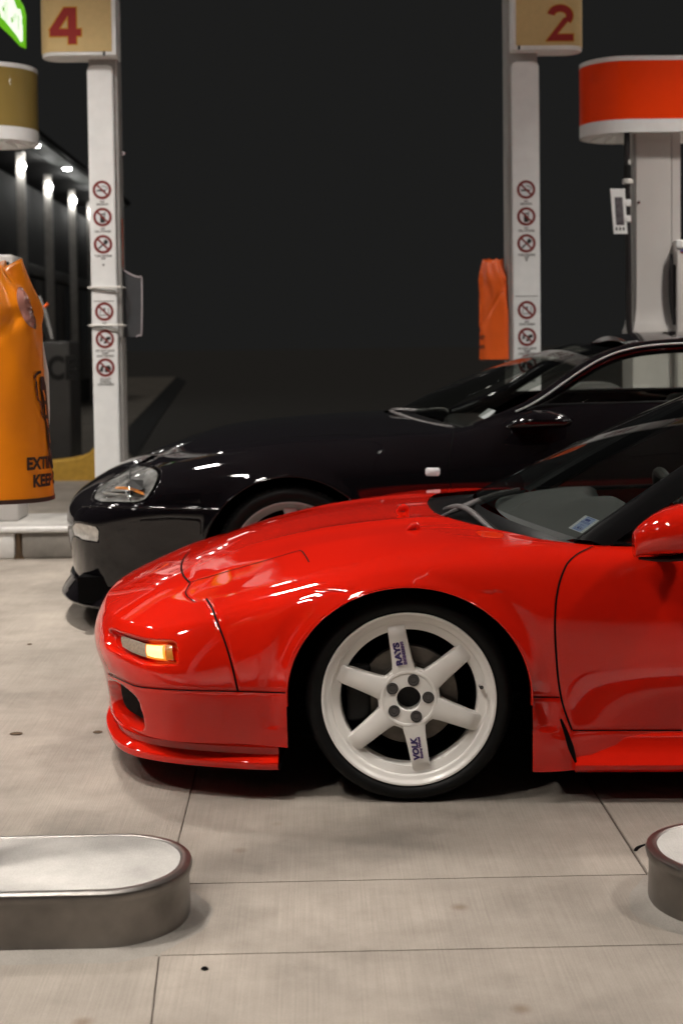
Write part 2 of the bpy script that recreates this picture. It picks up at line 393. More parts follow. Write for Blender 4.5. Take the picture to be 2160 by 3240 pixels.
lathe('post', [(.055, .012), (.05, .02), (.05, 4.4)], M['pole'], pe, 32, axis='z')
lathe('base_plate', [(0, .0), (.085, .0), (.085, .01), (.07, .014), (0.04, .014)], M['pumpgrey'], pe, 32, axis='z')

# --- the orange extinguisher cover hanging at the near left post
def cover(name, c, wd, dp, z0, z1, m, label, folds, window=False, seed=1):
    e = empty(name, (c[0], c[1], z0), 0, label, 'cover')
    n, k = 72, 60; rs = np.random.RandomState(seed); G = np.zeros((n, k, 3))
    for i in range(n):
        a = 2*math.pi*i/n
        for j in range(k):
            s = j/(k-1); z = s*(z1-z0)
            top = 1 if s < .80 else 1-((s-.80)/.20)**1.7*.36
            ca, sa = math.cos(a), math.sin(a); p = 2/2.25
            x = wd/2*abs(ca)**p*np.sign(ca); y = dp/2*abs(sa)**p*np.sign(sa)
            fl = 1-.15*s-.05*s*s
            wr = folds*(math.sin(3*a+5*s+seed)*.0025*(1+2*s) + math.sin(7*a-9*s)*.004*s*s + .012*max(0, s-.62)*math.sin(9*a+14*s+seed)*2.0 + .0045*(abs(math.sin(2.5*a+7*s+seed*2))-.5)*(.35+s) - .006*max(0, 1-abs(s-.55-.25*math.sin(a+seed))/.05))
            sh = folds*.03*max(0, s-.7)*math.sin(4*s*3)
            G[i, j] = (x*top*fl + ca*wr + sh, y*top*fl + sa*wr, z + .012*max(0, s-.75)*math.sin(5*a+seed)*4*folds)
    Fc = grid_faces(n, k, False, True)
    mk('vinyl_cover', G.reshape(-1, 3), Fc+[tuple(i*k+k-1 for i in range(n))], m, e, True)
    V = [(G[i, 0, 0]*1.01, G[i, 0, 1]*1.01, zz) for i in range(n) for zz in (.006, -.003)]
    mk('hem', V, grid_faces(n, 2, True, True), M['brownink'], e, True)
    mk('underside', [tuple(G[i, 0]+np.array([0, 0, .004])) for i in range(n)], [tuple(range(n))[::-1]], M['brownink'], e, False)
    return e, G
Yc = 3.02
pL = at(165, 1590, Yc-.0); pT = at(60, 840, Yc)
z0 = at(90, 1592, Yc-.1)[2]; z1 = at(60, 836, Yc)[2]
cw = .245; ccx = at(163, 1400, Yc)[0]-cw/2
cov, CG = cover('extinguisher_cover', (ccx, Yc), cw, .20, z0, z1, M['orange'], 'orange vinyl fire extinguisher cover cut by the left edge of the picture', 1., True, 2)
# lettering and the extinguisher drawing wrapped on the cover's front
def wrap_cover(V, cx0, cz0, G, e, c, h1=None):
    """lay flat print on the rounded front, keeping lengths along the cloth"""
    out = []; H1 = h1 or (z1-z0)
    for (a, b, h) in V:
        z = b+cz0; j = int(np.clip(z/H1*(G.shape[1]-1), 0, G.shape[1]-1))
        row = G[:, j]; row = np.roll(row, -int(np.argmin(row[:, 0])), 0)      # from the left flank round the front
        if row[len(row)//4, 1] > 0: row = row[::-1]
        row = row[:int(len(row)*.62)]; L = np.concatenate([[0], np.cumsum(np.hypot(*np.diff(row[:, :2], axis=0).T))])
        fr_ = row[:len(row)*4//5]; l0 = np.interp(cx0, fr_[:, 0], L[:len(fr_)]) if True else 0
        q = np.clip(l0+a, 0, L[-1]); x = np.interp(q, L, row[:, 0]); y = np.interp(q, L, row[:, 1])
        r = np.array([x, y])/(np.hypot(x, y)+1e-9); out.append((x+r[0]*(.002+h), y+r[1]*(.002+h), z))
    return np.array(out)
def cover_px(px, py): 
    P = at(px, py, Yc-.09); return P[0]-ccx, P[2]-z0
def subdiv(V, Fc): return V, Fc
for (txt, px0, px1, py) in [('EXTINGUISHER', 80, 330, 1472), ('KEEP CLEAR', 98, 300, 1528)]:
    V, Fc = textmesh(txt, .05, .0022, 0, 1., .0)
    a0, zz = cover_px(px0, py); a1, _ = cover_px(px1, py)
    V[:, 0] -= V[:, 0].min(); hgt = V[:, 1].max()-V[:, 1].min(); V[:, 0] *= (.185/ (V[:, 0].max())) if txt[0] == 'E' else (.150/V[:, 0].max()); V[:, 1] *= .027/hgt
    mk('printed_lettering', wrap_cover(V, a0, zz, CG, cov, 0), Fc, M['brownink'], cov, False, 'stuff')
parts = []
a0, zz = cover_px(138, 1340)
for (x, z, ww, hh) in [(0, 0, .03, .15)]:
    P = [(-.012, -.055), (.03, -.055), (.03, .075), (.018, .095), (.0, .095), (-.012, .075)]
    parts.append(flatpoly(P)+(0,))
for k in range(4):
    parts.append(flatpoly([(-.004, -.046+k*.03), (.03, -.046+k*.03), (.03, -.024+k*.03), (-.004, -.024+k*.03)], .001)+(1,))
hp = np.array([(.005, .105), (-.018, .098), (-.028, .07), (-.026, .04), (-.018, .0), (-.014, -.06), (-.012, -.09)]); hp = bsp(hp, 4)
for a, b in zip(hp[:-1], hp[1:]): parts.append(barpoly(a, b, .006)+(0,))
parts.append(flatpoly([(-.004, -.10), (.03, -.10), (.03, -.06), (-.004, -.06)])+(0,))
V, Fc, MI = merge(parts); V = np.array(V)
o = mk('printed_extinguisher_symbol', wrap_cover(V, a0, zz, CG, cov, 0), Fc, [M['brownink'], M['orange']], cov, False); o.data.polygons.foreach_set('material_index', MI)
# clear window panel near the top
WG_ = []
for rr_ in np.linspace(0.02, 1, 7):
    row = []
    for th_ in np.linspace(0, 2*math.pi, 28):
        u_, v_ = 27*rr_*math.cos(th_)*(1+.25*math.sin(th_)), 74*rr_*math.sin(th_); ca_, sa_ = math.cos(-.42), math.sin(-.42)
        q = cover_px(76+u_*ca_-v_*sa_, 972+u_*sa_+v_*ca_); row.append(wrap_cover([(0, 0, .0012+.005*(1-rr_**2))], q[0], q[1], CG, cov, 0)[0])
    WG_.append(row)
gridmesh('clear_window', np.array(WG_), M['vinylwin'], cov)
tube('pale_back_edge', [at(128, 1060, Yc+.06), at(140, 1180, Yc+.06), at(150, 1300, Yc+.07), at(154, 1345, Yc+.07)], [.003, .010, .006, .002], M['tie'], cov, 8, True)
tube('hanging_strap', [(cw/2-.30, 0, -.02), (cw/2-.26, .0, .0), (cw/2-.2, 0, .04)], .008, M['hose'], cov, 8)
box('bracket', (-.755+.045, Yc-.02, z1-.12), (ccx-.02, Yc+.02, z1-.08), M['pumpgrey'], cov, .003)

# ================================================================== FAR ISLAND, POLES, PUMPS
YI0, YI1 = 8.12, 8.85; HI = .178
ei = empty('far_pump_island', (0, (YI0+YI1)/2, 0), 0, 'concrete pump island with white painted edge behind the black car', 'pump island')
XB = at(58, 1720, YI0)[0]
box('kerb_block', (-7, YI0+.004, 0), (XB-.02, YI1, HI-.02), M['kerbwhite'], ei, .012)
box('kerb_block', (XB+.02, YI0+.006, 0), (7, YI1, HI-.02), M['kerb'], ei, .012)
box('joint_filler', (XB-.021, YI0+.02, 0), (XB+.021, YI1, HI-.022), M['rust'], ei)
bm_ = [(XB-.03, 0), (XB+.035, 0), (XB+.012, .05), (XB+.008, .15), (XB-.004, .15), (XB-.008, .04)]
extrude_poly('rust_streak', bm_, YI0+.001, YI0+.006, M['rust'], ei)
box('white_edge', (-7, YI0-.008, HI-.028), (7, YI0+.045, HI+.004), M['kerbwhite'], ei, .008)
box('island_top', (-7, YI0+.046, .06), (7, YI1-.01, HI), M['islandtop'], ei, .005)

def sticker(parent, c, Y, kind, lines, d=.108):
    """prohibition sign: ring, slash, dark pictogram and caption"""
    parts = []; r = d/2
    parts.append((np.array([(r*.98*math.cos(t), r*.98*math.sin(t), .0003) for t in np.linspace(0, 2*math.pi, 33)[:-1]]), [tuple(range(32))], 3))
    if kind == 0:
        parts += [barpoly((-.03, -.004), (.022, -.004), .010, .0006)+(1,)]
        sm = bsp(np.array([(.028, 0), (.030, .012), (.018, .016), (.010, .022), (-.002, .020)]), 4)
        parts += [barpoly(a, b, .005, .0006)+(2,) for a, b in zip(sm[:-1], sm[1:])]
    elif kind == 1:
        parts += [flatpoly([(-.014, -.033), (.014, -.033), (.014, .005), (-.014, .005)])+(1,), flatpoly([(-.010, .010), (.016, .012), (.016, .022), (-.008, .020)])+(2,), barpoly((.012, .0), (.016, .03), .004)+(1,)]
    elif kind == 2:
        parts += [barpoly((-.026, -.026), (.012, .010), .009)+(1,), flatpoly([(.002, .006), (.016, -.004), (.032, .012), (.018, .030), (.006, .022)])+(1,)]
    elif kind == 3:
        parts += [flatpoly([(-.028, -.020), (-.022, -.024), (.026, -.022), (.030, -.016)])+(2,), barpoly((-.026, -.02), (-.02, .018), .004)+(2,), barpoly((.026, -.018), (.022, .02), .004)+(2,), flatpoly([(-.004, .022), (.006, .02), (.004, -.004), (-.004, .004)])+(1,)]
    elif kind == 4:
        parts += [flatpoly([(.004, -.012), (.034, -.002), (.030, .016), (.006, .010)])+(1,), flatpoly([(-.030, -.016), (-.010, -.010), (-.014, .016), (-.026, .012)])+(2,), flatpoly([(-.006, -.026), (.012, -.026), (.008, -.010), (-.006, -.012)])+(1,)]
    else:
        parts += [flatpoly([(-.036, -.018), (-.014, -.030), (-.010, .012), (-.022, .010)])+(1,), flatpoly([(-.004, -.028), (.024, -.028), (.034, -.004), (.020, .014), (-.004, .006)])+(1,)]
    parts.append(ringpoly(r, r*.72, 40, (0, 0), .0011)+(0,)); parts.append(barpoly((-r*.62, r*.62), (r*.62, -r*.62), d*.10, .0010)+(0,))
    yy = -r-.014
    for tx in lines:
        V, Fc = textmesh(tx, .0165, .0006, 0, .92, .0); V[:, 1] += yy; parts.append((V+np.array([0, 0, .0006]), Fc, 2)); yy -= .0155
    V, Fc, MI = merge(parts)
    Vw = planar(V, (c[0], Y-.0006, c[2]), (1, 0, 0), (0, 0, 1), (0, -1, 0))
    o = mk('warning_sticker', Vw, Fc, [M['stred'], M['ink'], M['inkgrey'], M['paper']], parent, False, None, True)
    o.data.polygons.foreach_set('material_index', MI); return o
CAP = [['NO', 'SMOKING'], ['NO', 'CELL PHONES'], ['TURN ENGINE', 'OFF'], ['NO', 'CONTAINERS'], ['DO NOT LEAVE', 'PUMP', 'UNATTENDED'], ['DO NOT', 'OVERFILL', 'CONTAINERS']]
def pole(x0, x1, inner, ysts, label, sx):
    Yf = 8.30
    e = empty('pump_number_pole', ((x0+x1)/2, Yf+.09, HI), 0, label, 'pole')
    ztop = 4.5
    # rear tube, front cover with rounded top
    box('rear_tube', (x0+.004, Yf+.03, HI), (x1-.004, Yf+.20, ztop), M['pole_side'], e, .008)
    zc = at(320, 205, Yf)[2]
    a, b = (x0, x1-.028) if inner > 0 else (x0+.028, x1)
    P = [(a, HI+.02), (b, HI+.02), (b, zc-.03), (b-.009, zc-.009), (b-.03, zc), (a+.03, zc), (a+.009, zc-.009), (a, zc-.03)]
    extrude_poly('front_cover', P, Yf-.002, Yf+.032, M['pole'], e, 'xz', .006)
    cx = (a+b)/2+sx
    for k, (py, cap) in enumerate(zip(ysts, CAP)):
        P = at(330, py, Yf) if inner > 0 else at(1662, py, Yf)
        sticker(e, (cx, 0, P[2]), Yf-.002, k, cap)
    for py in (838,):
        P = at(330, py, Yf); lathe('screw', [(0, -.003), (.006, -.003), (.0065, 0)], M['pumpgrey'], e, 12, center=np.array((cx, Yf-.002, P[2]))-np.array(e.location))
    zz = at(330, 953, Yf)[2]; box('panel_joint', (a+.012, Yf-.0035, zz-.002), (b-.016, Yf-.001, zz+.002), M['pumpgrey'], e)
    return e, Yf
def xpx(px, py, Y): return at(px, py, Y)[0]
poleL, Yf = pole(xpx(288, 850, 8.3), xpx(384, 850, 8.3), 1, (601, 687, 773, 986, 1073, 1163), 'white pole with round warning stickers and a strapped grey plate, beside the black nose', 0)
poleR, Yf = pole(xpx(1606, 850, 8.3), xpx(1708, 850, 8.3), -1, (600, 685, 770, 981, 1066, 1152), 'white pole with round warning stickers and an orange red cover, behind the windscreen', 0)
def numsign(px0, px1, flip, label, digit):
    Y0 = 8.22; xa = xpx(px0, 100, Y0); xb = xpx(px1, 100, Y0); zb = at(240, 176 if not flip else 168, Y0)[2]; zt = zb+.345
    e = empty('number_sign', ((xa+xb)/2, Y0+.1, zb), 0, label, 'sign')
    fr = .022
    # housing with a rounded outer end
    bm = bmesh.new(); n = 10; P = []
    if not flip:
        P = [(xb, Y0), (xb, Y0+.2)]+[(xa+.10-.10*math.sin(t), Y0+.1+.1*math.cos(t)) for t in np.linspace(0, math.pi, n)]
    else:
        P = [(xa, Y0+.2), (xa, Y0)]+[(xb-.10+.10*math.sin(t), Y0+.1-.1*math.cos(t)) for t in np.linspace(0, math.pi, n)]
    extrude_poly('housing', P, zb, zt, M['pole'], e, 'xy', .004)
    # gold face wrapping the end
    V = []; Q = P[2:] if not flip else P[2:]
    seq = (list(reversed(Q[n//2:])) if False else None)
    if not flip: line = [(xb-fr, Y0-.003)]+[(x_, y_-.003) for x_, y_ in reversed(Q[n//2:])]
    else: line = [(xa+fr, Y0-.003)]+[(x_, y_-.003) for x_, y_ in Q[:n//2+1]]
    line = [(a-(.003 if (not flip and i) else 0)+(.003 if (flip and i) else 0), b) for i, (a, b) in enumerate(line)]
    for (a, b) in line: V += [(a, b, zb+fr), (a, b, zt-fr*.6)]
    mk('gold_face', V, grid_faces(len(line), 2, flip is False), M['gold'], e, True, None, True)
    for q in ((xa+xb)/2+(.15 if not flip else -.17),): box('clip', (q-.006, Y0-.005, zb-.002), (q+.006, Y0+.002, zb+fr), M['dark'], e)
    # digit with yellow outline
    if digit == '4':
        polys = [[(.075, -.5), (.30, -.5), (.30, .5), (.075, .5)], [(-.43, -.285), (.43, -.285), (.43, -.09), (-.43, -.09)], [(-.43, -.10), (-.19, -.10), (.085, .30), (.085, .5), (-.03, .5)]]
        cpx, cpy, sc = 208, 82, .205
        def off(p, d):
            p = np.array(p); n_ = len(p); out = []
            for i in range(n_):
                a, b, c = p[i-1], p[i], p[(i+1) % n_]; e1 = (b-a)/np.linalg.norm(b-a); e2 = (c-b)/np.linalg.norm(c-b); n1 = np.array([e1[1], -e1[0]]); n2 = np.array([e2[1], -e2[0]])
                out.append(b+(n1+n2)/(1+n1 @ n2)*d)
            return out
        parts = [flatpoly([(x_*sc, y_*sc) for x_, y_ in off(p, .0)], .0022+.0003*i)+(0,) for i, p in enumerate(polys)]
        parts += [flatpoly([(x_*sc, y_*sc) for x_, y_ in off(p, .034)], .0010+.0001*i)+(1,) for i, p in enumerate(polys)]
    else:
        cpx, cpy, sc = 1772, 74, .200
        t = np.linspace(math.radians(172), math.radians(-42), 26)
        cl = [(.27*math.cos(a)-.01, .215+.215*math.sin(a)+.0) for a in t]+[(-.20, -.36)]
        cl = np.array(cl)
        parts = []
        for h_, wd, mi in ((.0024, .19, 0), (.0010, .245, 1)):
            V = []
            T = np.gradient(cl[:-1], axis=0); T /= np.linalg.norm(T, axis=1)[:, None]; Nn = np.stack([-T[:, 1], T[:, 0]], -1)
            e_ = wd/2; ins = cl[:-1]+Nn*e_; out = cl[:-1]-Nn*e_
            Vv = np.concatenate([ins, out])*sc; m_ = len(ins)
            parts.append((np.c_[Vv, np.full(len(Vv), h_)], [(i, i+1, m_+i+1, m_+i) for i in range(m_-1)], mi))
            g_ = e_-.095
            parts.append(flatpoly([(x_*sc, y_*sc) for x_, y_ in [(-.40-g_*1.4, -.50-g_), (.36+g_, -.50-g_), (.36+g_, -.31+g_), (-.15, -.31+g_), (-.40-g_*1.4, -.47)]], h_+.0002)+(mi,))
            parts.append(flatpoly([(x_*sc, y_*sc) for x_, y_ in [(-.40-g_*1.4, -.48), (-.12+g_, -.33), (.26+g_, .12), (.10-g_, .16)]], h_+.0001)+(mi,))
    c = at(cpx, cpy, Y0)
    V, Fc, MI = merge(parts); V = planar(V, (c[0], Y0-.003, c[2]), (1, 0, 0), (0, 0, 1), (0, -1, 0))
    o = mk('digit', V, Fc, [M['signred'], M['signyel']], e, False, None, True); o.data.polygons.foreach_set('material_index', MI)
    return e
numsign(124, 366, False, 'gold sign with red number 4 on top of the left pole', '4')
numsign(1619, 1848, True, 'gold sign with red number 2 on top of the right pole', '2')

# back of an orange traffic plate strapped to the left pole
xs = xpx(384, 900, 8.36)
ps = empty('strapped_sign_plate', (xs, 8.40, at(400, 1065, 8.40)[2]), 0, 'grey backed metal sign plate tied with white straps to the pole with number 4', 'sign plate')
Pp = [(380, 1066), (432, 1066), (444, 1058), (449, 1046), (449, 893), (440, 880), (400, 860), (386, 850), (385, 690), (380, 690)]
Pw = [tuple(at(px, py, 8.40)[[0, 2]]) for px, py in Pp]
extrude_poly('plate', Pw, 8.395, 8.40, M['plate'], ps)
ed = [(432, 1066), (444, 1058), (449, 1046), (449, 893), (440, 880), (400, 860), (388, 848)]
tube('pale_edge', [at(px, py, 8.394) for px, py in ed], .0035, M['plateedge'], ps, 8, True, 3)
tube('orange_edge', [at(388, 846, 8.394), at(387, 692, 8.394)], .0045, M['orange2'], ps, 8, True, 0)
for (ya, yb) in ((910, 926), (1030, 1048)):
    ax, bx = xpx(284, 900, 8.29), xpx(386, 900, 8.29)
    zA = at(300, ya, 8.29)[2]; zB = at(300, yb, 8.29)[2]
    tube('strap', [(ax-.004, 8.40, zA), (ax-.006, 8.293, zA), ((ax+bx)/2, 8.288, zA+.002), (bx, 8.29, zA), (bx+.004, 8.39, zA)], .006, M['tie'], ps, 8, True, 3)
    tube('strap_tail', [(ax+.01, 8.293, zA-.004), ((ax+bx)/2, 8.289, (zA+zB)/2-.004), (bx-.01, 8.292, zB)], .004, M['pumpgrey'], ps, 6, True, 3)
lathe('clip', [(0, .02), (.012, .0), (.0, -.004)], M['plateedge'], ps, 10, center=at(389, 485, 8.39)-np.array(ps.location))

# the second orange cover on the right pole
zz0 = at(1570, 1140, 8.36)[2]; zz1 = at(1550, 824, 8.36)[2]
cwd = .185
cx2 = (xpx(1515, 1000, 8.36)+xpx(1614, 1000, 8.36))/2
z0, z1 = zz0, zz1
cov2, CG2 = cover('extinguisher_cover', (cx2, 8.38), cwd, .16, zz0, zz1, M['orange2'], 'small orange red extinguisher cover hanging on the left of the pole with number 2', 1.0, False, 8)
for (py, tx) in ((1068, 'KEEP'), (1098, 'CLEAR')):
    V, Fc = textmesh(tx, .03, .001, 0, .7, 0.); V[:, 0] -= V[:, 0].max(); P = at(1532, py, 8.30)
    V = V[:, :]; Vv = wrap_cover(V, P[0]-cx2+.004, P[2]-zz0, CG2, cov2, 0); mk('printed_lettering', Vv, Fc, M['brownink'], cov2, False, 'stuff')

# drum shaped light boxes over the pumps
def drum(cx, half, label, band, sgn, zc=None):
    Yd = 8.56; R = .255
    zt = at(2000, 176, Yd-R)[2]; zb = at(2000, 418, Yd-R)[2]
    zr1 = at(2100, 190, Yd-R)[2]; zr0 = at(2100, 375, Yd-R)[2]
    e = empty('pump_light_drum', (cx, Yd, zb), 0, label, 'light drum')
    def ring(r):
        P = []
        for (c, a0) in ((half, -90), (-half, 90)):
            for k in range(25):
                a = math.radians(a0+180*k/24); P.append((cx+c+r*math.cos(a), Yd+r*math.sin(a)))
        return P
    def bandm(name, r, za, zb_, m, prof=None):
        P = ring(r); V = [(x_, y_, z_) for x_, y_ in P for z_ in (za, zb_)]
        return mk(name, V, grid_faces(len(P), 2, False, True), m, e, True, None, True, 40)
    bandm('lower_rim', R, zb, zr0-.001, M['pole']); bandm('colour_band', R-.001, zr0, zr1, M[band]); bandm('upper_rim', R, zr1+.001, zt, M['pole'])
    P = ring(R-.0005); mk('top_cover', [(x_, y_, zt-.001) for x_, y_ in P], [tuple(range(len(P)))], M['pole'], e, False, None, True)
    # recessed, faceted soffit
    Pi = ring(R-.012); n = len(Pi)
    V = [(x_, y_, zb+.002) for x_, y_ in Pi]+[(x_*1+0, y_, zb+(.10 if i % 4 < 2 else .03)) for i, (x_, y_) in enumerate(ring(R*.42))]
    mk('faceted_soffit', V, [(i, (i+1) % n, n+(i+1) % n, n+i) for i in range(n)]+[tuple(range(n, 2*n))], M['pole'], e, False, None, True)
    Pi2 = ring(R-.011); V = [(x_, y_, z_) for x_, y_ in P for z_ in (zb,)]+[(x_, y_, zb+.0) for x_, y_ in Pi2]
    mk('rim_lip', V, [(i, (i+1) % n, n+(i+1) % n, n+i) for i in range(n)], M['pole_side'], e, False, None, True)
    return e
xr = xpx(1833, 300, 8.56); drum(xr+.255+.42, .42, 'white drum with bright red band above the right pump', 'bandred', 1)
xl = xpx(119, 300, 8.56); drum(xl-.255-.42, .42, 'white drum with gold band at the left edge', 'bandgold', -1)

# right pump: tall white body, hose, hanger card and dispenser
def pumpbody(x0, x1, label):
    e = empty('fuel_pump', ((x0+x1)/2, 8.56, HI), 0, label, 'fuel pump')
    zb = at(2000, 420, 8.3)[2]+.02; zf = at(2060, 1045, 8.42)[2]
    zs = [HI, .85, zf-.01, zf, zf+.05, zf+.14, zf+.35, 1.9, zb]; fl = [.03, .03, .03, .03, .012, .003, 0, 0, 0]
    xm = x0+(x1-x0)*.80
    def shell(a, b, ya, name, m, flare):
        V = []
        for z_, f_ in zip(zs, fl):
            V += [(a-f_*flare, ya-f_, z_), (b, ya-f_, z_), (b, ya+.26, z_), (a-f_*flare, ya+.26, z_)]
        return mk(name, V, grid_faces(len(zs), 4, True)+[(i*4+3, i*4, i*4+4, i*4+7) for i in range(len(zs)-1)], m, e, True, None, True, 40)
    shell(x0, xm-.003, 8.43, 'main_column', M['pump'], 1); shell(xm+.003, x1, 8.436, 'side_column', M['pump'], 0)
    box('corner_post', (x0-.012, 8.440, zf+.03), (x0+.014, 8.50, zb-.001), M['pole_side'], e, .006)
    pass
    box('shelf', (x0-.02, 8.34, zf-.045), (x1+.25, 8.71, zf-.012), M['pumpgrey'], e, .008)
    P = at(2020, 640, 8.42); lathe('lock', [(0, -.01), (.009, -.008), (.011, 0)], M['chrome'], e, 16, center=np.array((P[0], 8.429, P[2]))-np.array(e.location))
    return e
pr = pumpbody(xpx(2012, 700, 8.43), xpx(2152, 700, 8.43), 'tall white fuel pump under the red drum')
xd = xpx(2140, 800, 8.33)
dz1 = at(2145, 758, 8.33)[2]
dpe = empty('fuel_dispenser', (xd+.25, 8.5, HI), 0, 'white dispenser cabinet with black nozzle at the right edge of the picture', 'dispenser')
box('cabinet', (xd, 8.33, HI), (xd+.5, 8.70, dz1), M['pump'], dpe, .012)
box('header', (xd-.004, 8.322, dz1-.052), (xd+.504, 8.345, dz1-.002), M['pole'], dpe, .006)
box('red_line', (xd+.02, 8.3265, dz1-.080), (xd+.48, 8.331, dz1-.070), M['stred'], dpe)
box('blue_line', (xd+.02, 8.3265, dz1-.068), (xd+.48, 8.331, dz1-.060), M['navy'], dpe)
box('nozzle_slot', (xd-.012, 8.36, at(0, 1000, 8.33)[2]), (xd+.003, 8.42, at(0, 860, 8.33)[2]), M['dark'], dpe, .006)
tube('nozzle_hose', [(xd-.02, 8.38, dz1-.08), (xd-.024, 8.375, dz1-.2), (xd-.016, 8.38, dz1-.36), (xd-.006, 8.37, dz1-.5)], [.008, .016, .018, .012], M['hose'], dpe, 10, True)

hz = [at(px, py, 8.36) for px, py in [(1982, 410), (1982, 500), (1984, 640), (1986, 800), (1988, 950), (1990, 1048), (2012, 1062), (2035, 1078)]]
he = empty('fuel_hose', (hz[0][0], 8.36, HI), 0, 'black fuel hose hanging from the red drum beside the pump', 'hose')
tube('hose', hz, .018, M['hose'], he, 12, True)
for (pa, pb, rr, mm) in [(505, 522, .017, 'tie'), (522, 565, .022, 'dark'), (566, 583, .032, 'tie'), (583, 600, .016, 'pumpgrey'), (600, 615, .017, 'pumpgrey')]:
    a, b = at(1984, pa, 8.36), at(1984, pb, 8.36)
    lathe('breakaway_coupling', [(rr*.7, 0), (rr, .004), (rr, (a-b)[2]-.004), (rr*.7, (a-b)[2])], M[mm], he, 20, center=(b-np.array(he.location)), axis='z')
# advert card clipped on the hose
K = [(1929, 597), (1975, 597), (1984, 740), (1940, 740)]
Kc = [at(px, py, 8.33) for px, py in K]
ke = empty('hose_card', tuple(at(1960, 740, 8.33)), 0, 'small printed advert card clipped to the hanging fuel hose', 'card')
extrude_poly('card', [(p[0], p[2]) for p in Kc], 8.328, 8.334, M['pole'], ke, 'xz', .001)
I = [at(px, py, 8.327) for px, py in [(1943, 624), (1967, 624), (1974, 712), (1948, 712)]]
extrude_poly('printed_picture', [(p[0], p[2]) for p in I], 8.3262, 8.3275, M['cardart'], ke)
for q in (1949, 1960, 1971):
    P = at(q, 724, 8.327); box('print_mark', (P[0]-.005, 8.3262, P[2]-.009), (P[0]+.005, 8.3275, P[2]+.009), M['ink'], ke)
for py in (642, 692):
    P = at(1985, py, 8.33); box('clip', (P[0]-.018, 8.325, P[2]-.02), (P[0]+.018, 8.385, P[2]+.02), M['pole'], ke, .004)

# white bin seen through the black car's window
bxz = at(1780, 1285, 8.6); bx1 = at(1972, 1215, 8.6)
be = empty('white_bin', ((bxz[0]+bx1[0])/2, 8.6, HI), 0, 'low white bin behind the black car seen through its window', 'bin')
box('bin_body', (bxz[0], 8.5, HI), (bx1[0], 8.8, bx1[2]-.04), M['pump'], be, .012); 
lidP = [(bxz[0]-.006, bx1[2]-.04), (bx1[0]+.006, bx1[2]-.04), (bx1[0]-.10, bx1[2]+.012), (bxz[0]+.10, bx1[2]+.012)]
extrude_poly('lid', lidP, 8.49, 8.81, M['pumpgrey'], be, 'xz', .004)
for px in (1795, 1816, 1838):
    P = at(px, 1262, 8.5); lathe('hole', [(0, -.001), (.009, -.001), (.01, .001)], M['dark'], be, 14, center=np.array((P[0], 8.499, P[2]))-np.array(be.location))

# left pump remains behind the orange cover
lp = empty('left_pump', (at(20, 1200, 8.6)[0]-.3, 8.6, HI), 0, 'fuel pump mostly hidden behind the orange cover on the left', 'fuel pump')
xa = at(48, 900, 8.5)[0]
box('cabinet', (xa-.75, 8.45, HI), (xa, 8.75, at(0, 808, 8.5)[2]), M['pump'], lp, .012)
box('dark_panel', (xa-.74, 8.44, HI+.2), (xa-.02, 8.452, at(0, 830, 8.5)[2]), M['dark'], lp, .003)
sq = empty('squeegee', tuple(at(163, 1076, 8.4)), 0, 'grey squeegee leaning beside the orange cover', 'squeegee')
tube('handle', [at(124, 938, 8.44), at(145, 990, 8.42), at(166, 1072, 8.4)], .012, M['pumpgrey'], sq, 10, True, 0)
a, b = at(120, 955, 8.45), at(152, 1075, 8.43)
extrude_poly('blade', [(at(px, py, 8.44)[0], at(px, py, 8.44)[2]) for px, py in [(122, 985), (140, 985), (160, 1076), (148, 1076)]], 8.43, 8.45, M['dark'], sq)
tube('rubber_edge', [at(140, 972, 8.42), at(146, 968, 8.42), at(152, 960, 8.42)], .010, M['orange2'], sq, 8, True, 0)

# yellow kerb beyond
Yk = 12.9
ye = empty('yellow_kerb', (at(210, 1520, Yk)[0], Yk, 0), 0, 'yellow painted kerb rising towards the left pole', 'kerb')
Kp = [(120, 1462, 1520), (170, 1458, 1520), (220, 1452, 1519), (255, 1445, 1518), (280, 1434, 1517), (300, 1415, 1516), (330, 1392, 1515), (350, 1385, 1515)]
V = []
for (px, pt, pb) in Kp:
    a, b = at(px, pt, Yk), at(px, pb, Yk); 
    V += [(a[0], Yk, 0.0), (a[0], Yk, a[2]-.018), (a[0], Yk+.012, a[2]-.004), (a[0], Yk+.03, a[2]), (a[0], Yk+.22, a[2]), (a[0], Yk+.25, a[2]-.02), (a[0], Yk+.25, 0)]
mk('kerb_stone', V, grid_faces(len(Kp), 7, True), M['yellow'], ye, True, None, True, 40)
mk('kerb_end', V[-7:], [tuple(range(7))], M['yellow'], ye, False, None, True)

# distant shop building with lit columns
XB_ = -5.15
be = empty('shop_building', (XB_-2, 26, 0), 0, 'dark shop building with lit columns behind the left pole', 'building')
box('wall', (XB_-6, 13, -.02), (XB_, 34, 4.2), M['bwall'], be)
box('lower_band', (XB_-.1, 12.9, 2.55), (XB_+.06, 34.1, 2.75), M['pumpgrey'], be, .01)
Vz = []
box('eave', (XB_-6, 12.6, 4.62), (XB_+.85, 34.6, 4.72), M['bwall2'], be, .02)
box('soffit', (XB_+.45, 12.7, 4.57), (XB_+.80, 34.5, 4.616), M['soffit'], be)
for k in range(7):
    y = 14.4+k*2.75
    wnd = box('window', (XB_-.02, y+.35, .5), (XB_+.02, y+2.3, 2.5), M['bwin'], be); 
    for q in (.35, 1.3, 2.3): box('mullion', (XB_+.0, y+q-.03, .45), (XB_+.05, y+q+.03, 2.5), M['pumpgrey'], wnd)
lampsY = []
for (px, py) in [(-20, 452), (80, 530), (165, 595), (240, 638), (297, 672), (340, 700)]:
    d = ray(px, py); t = (-4.72-CAM[0])/d[0]; P = CAM+t*d; lampsY.append(P)
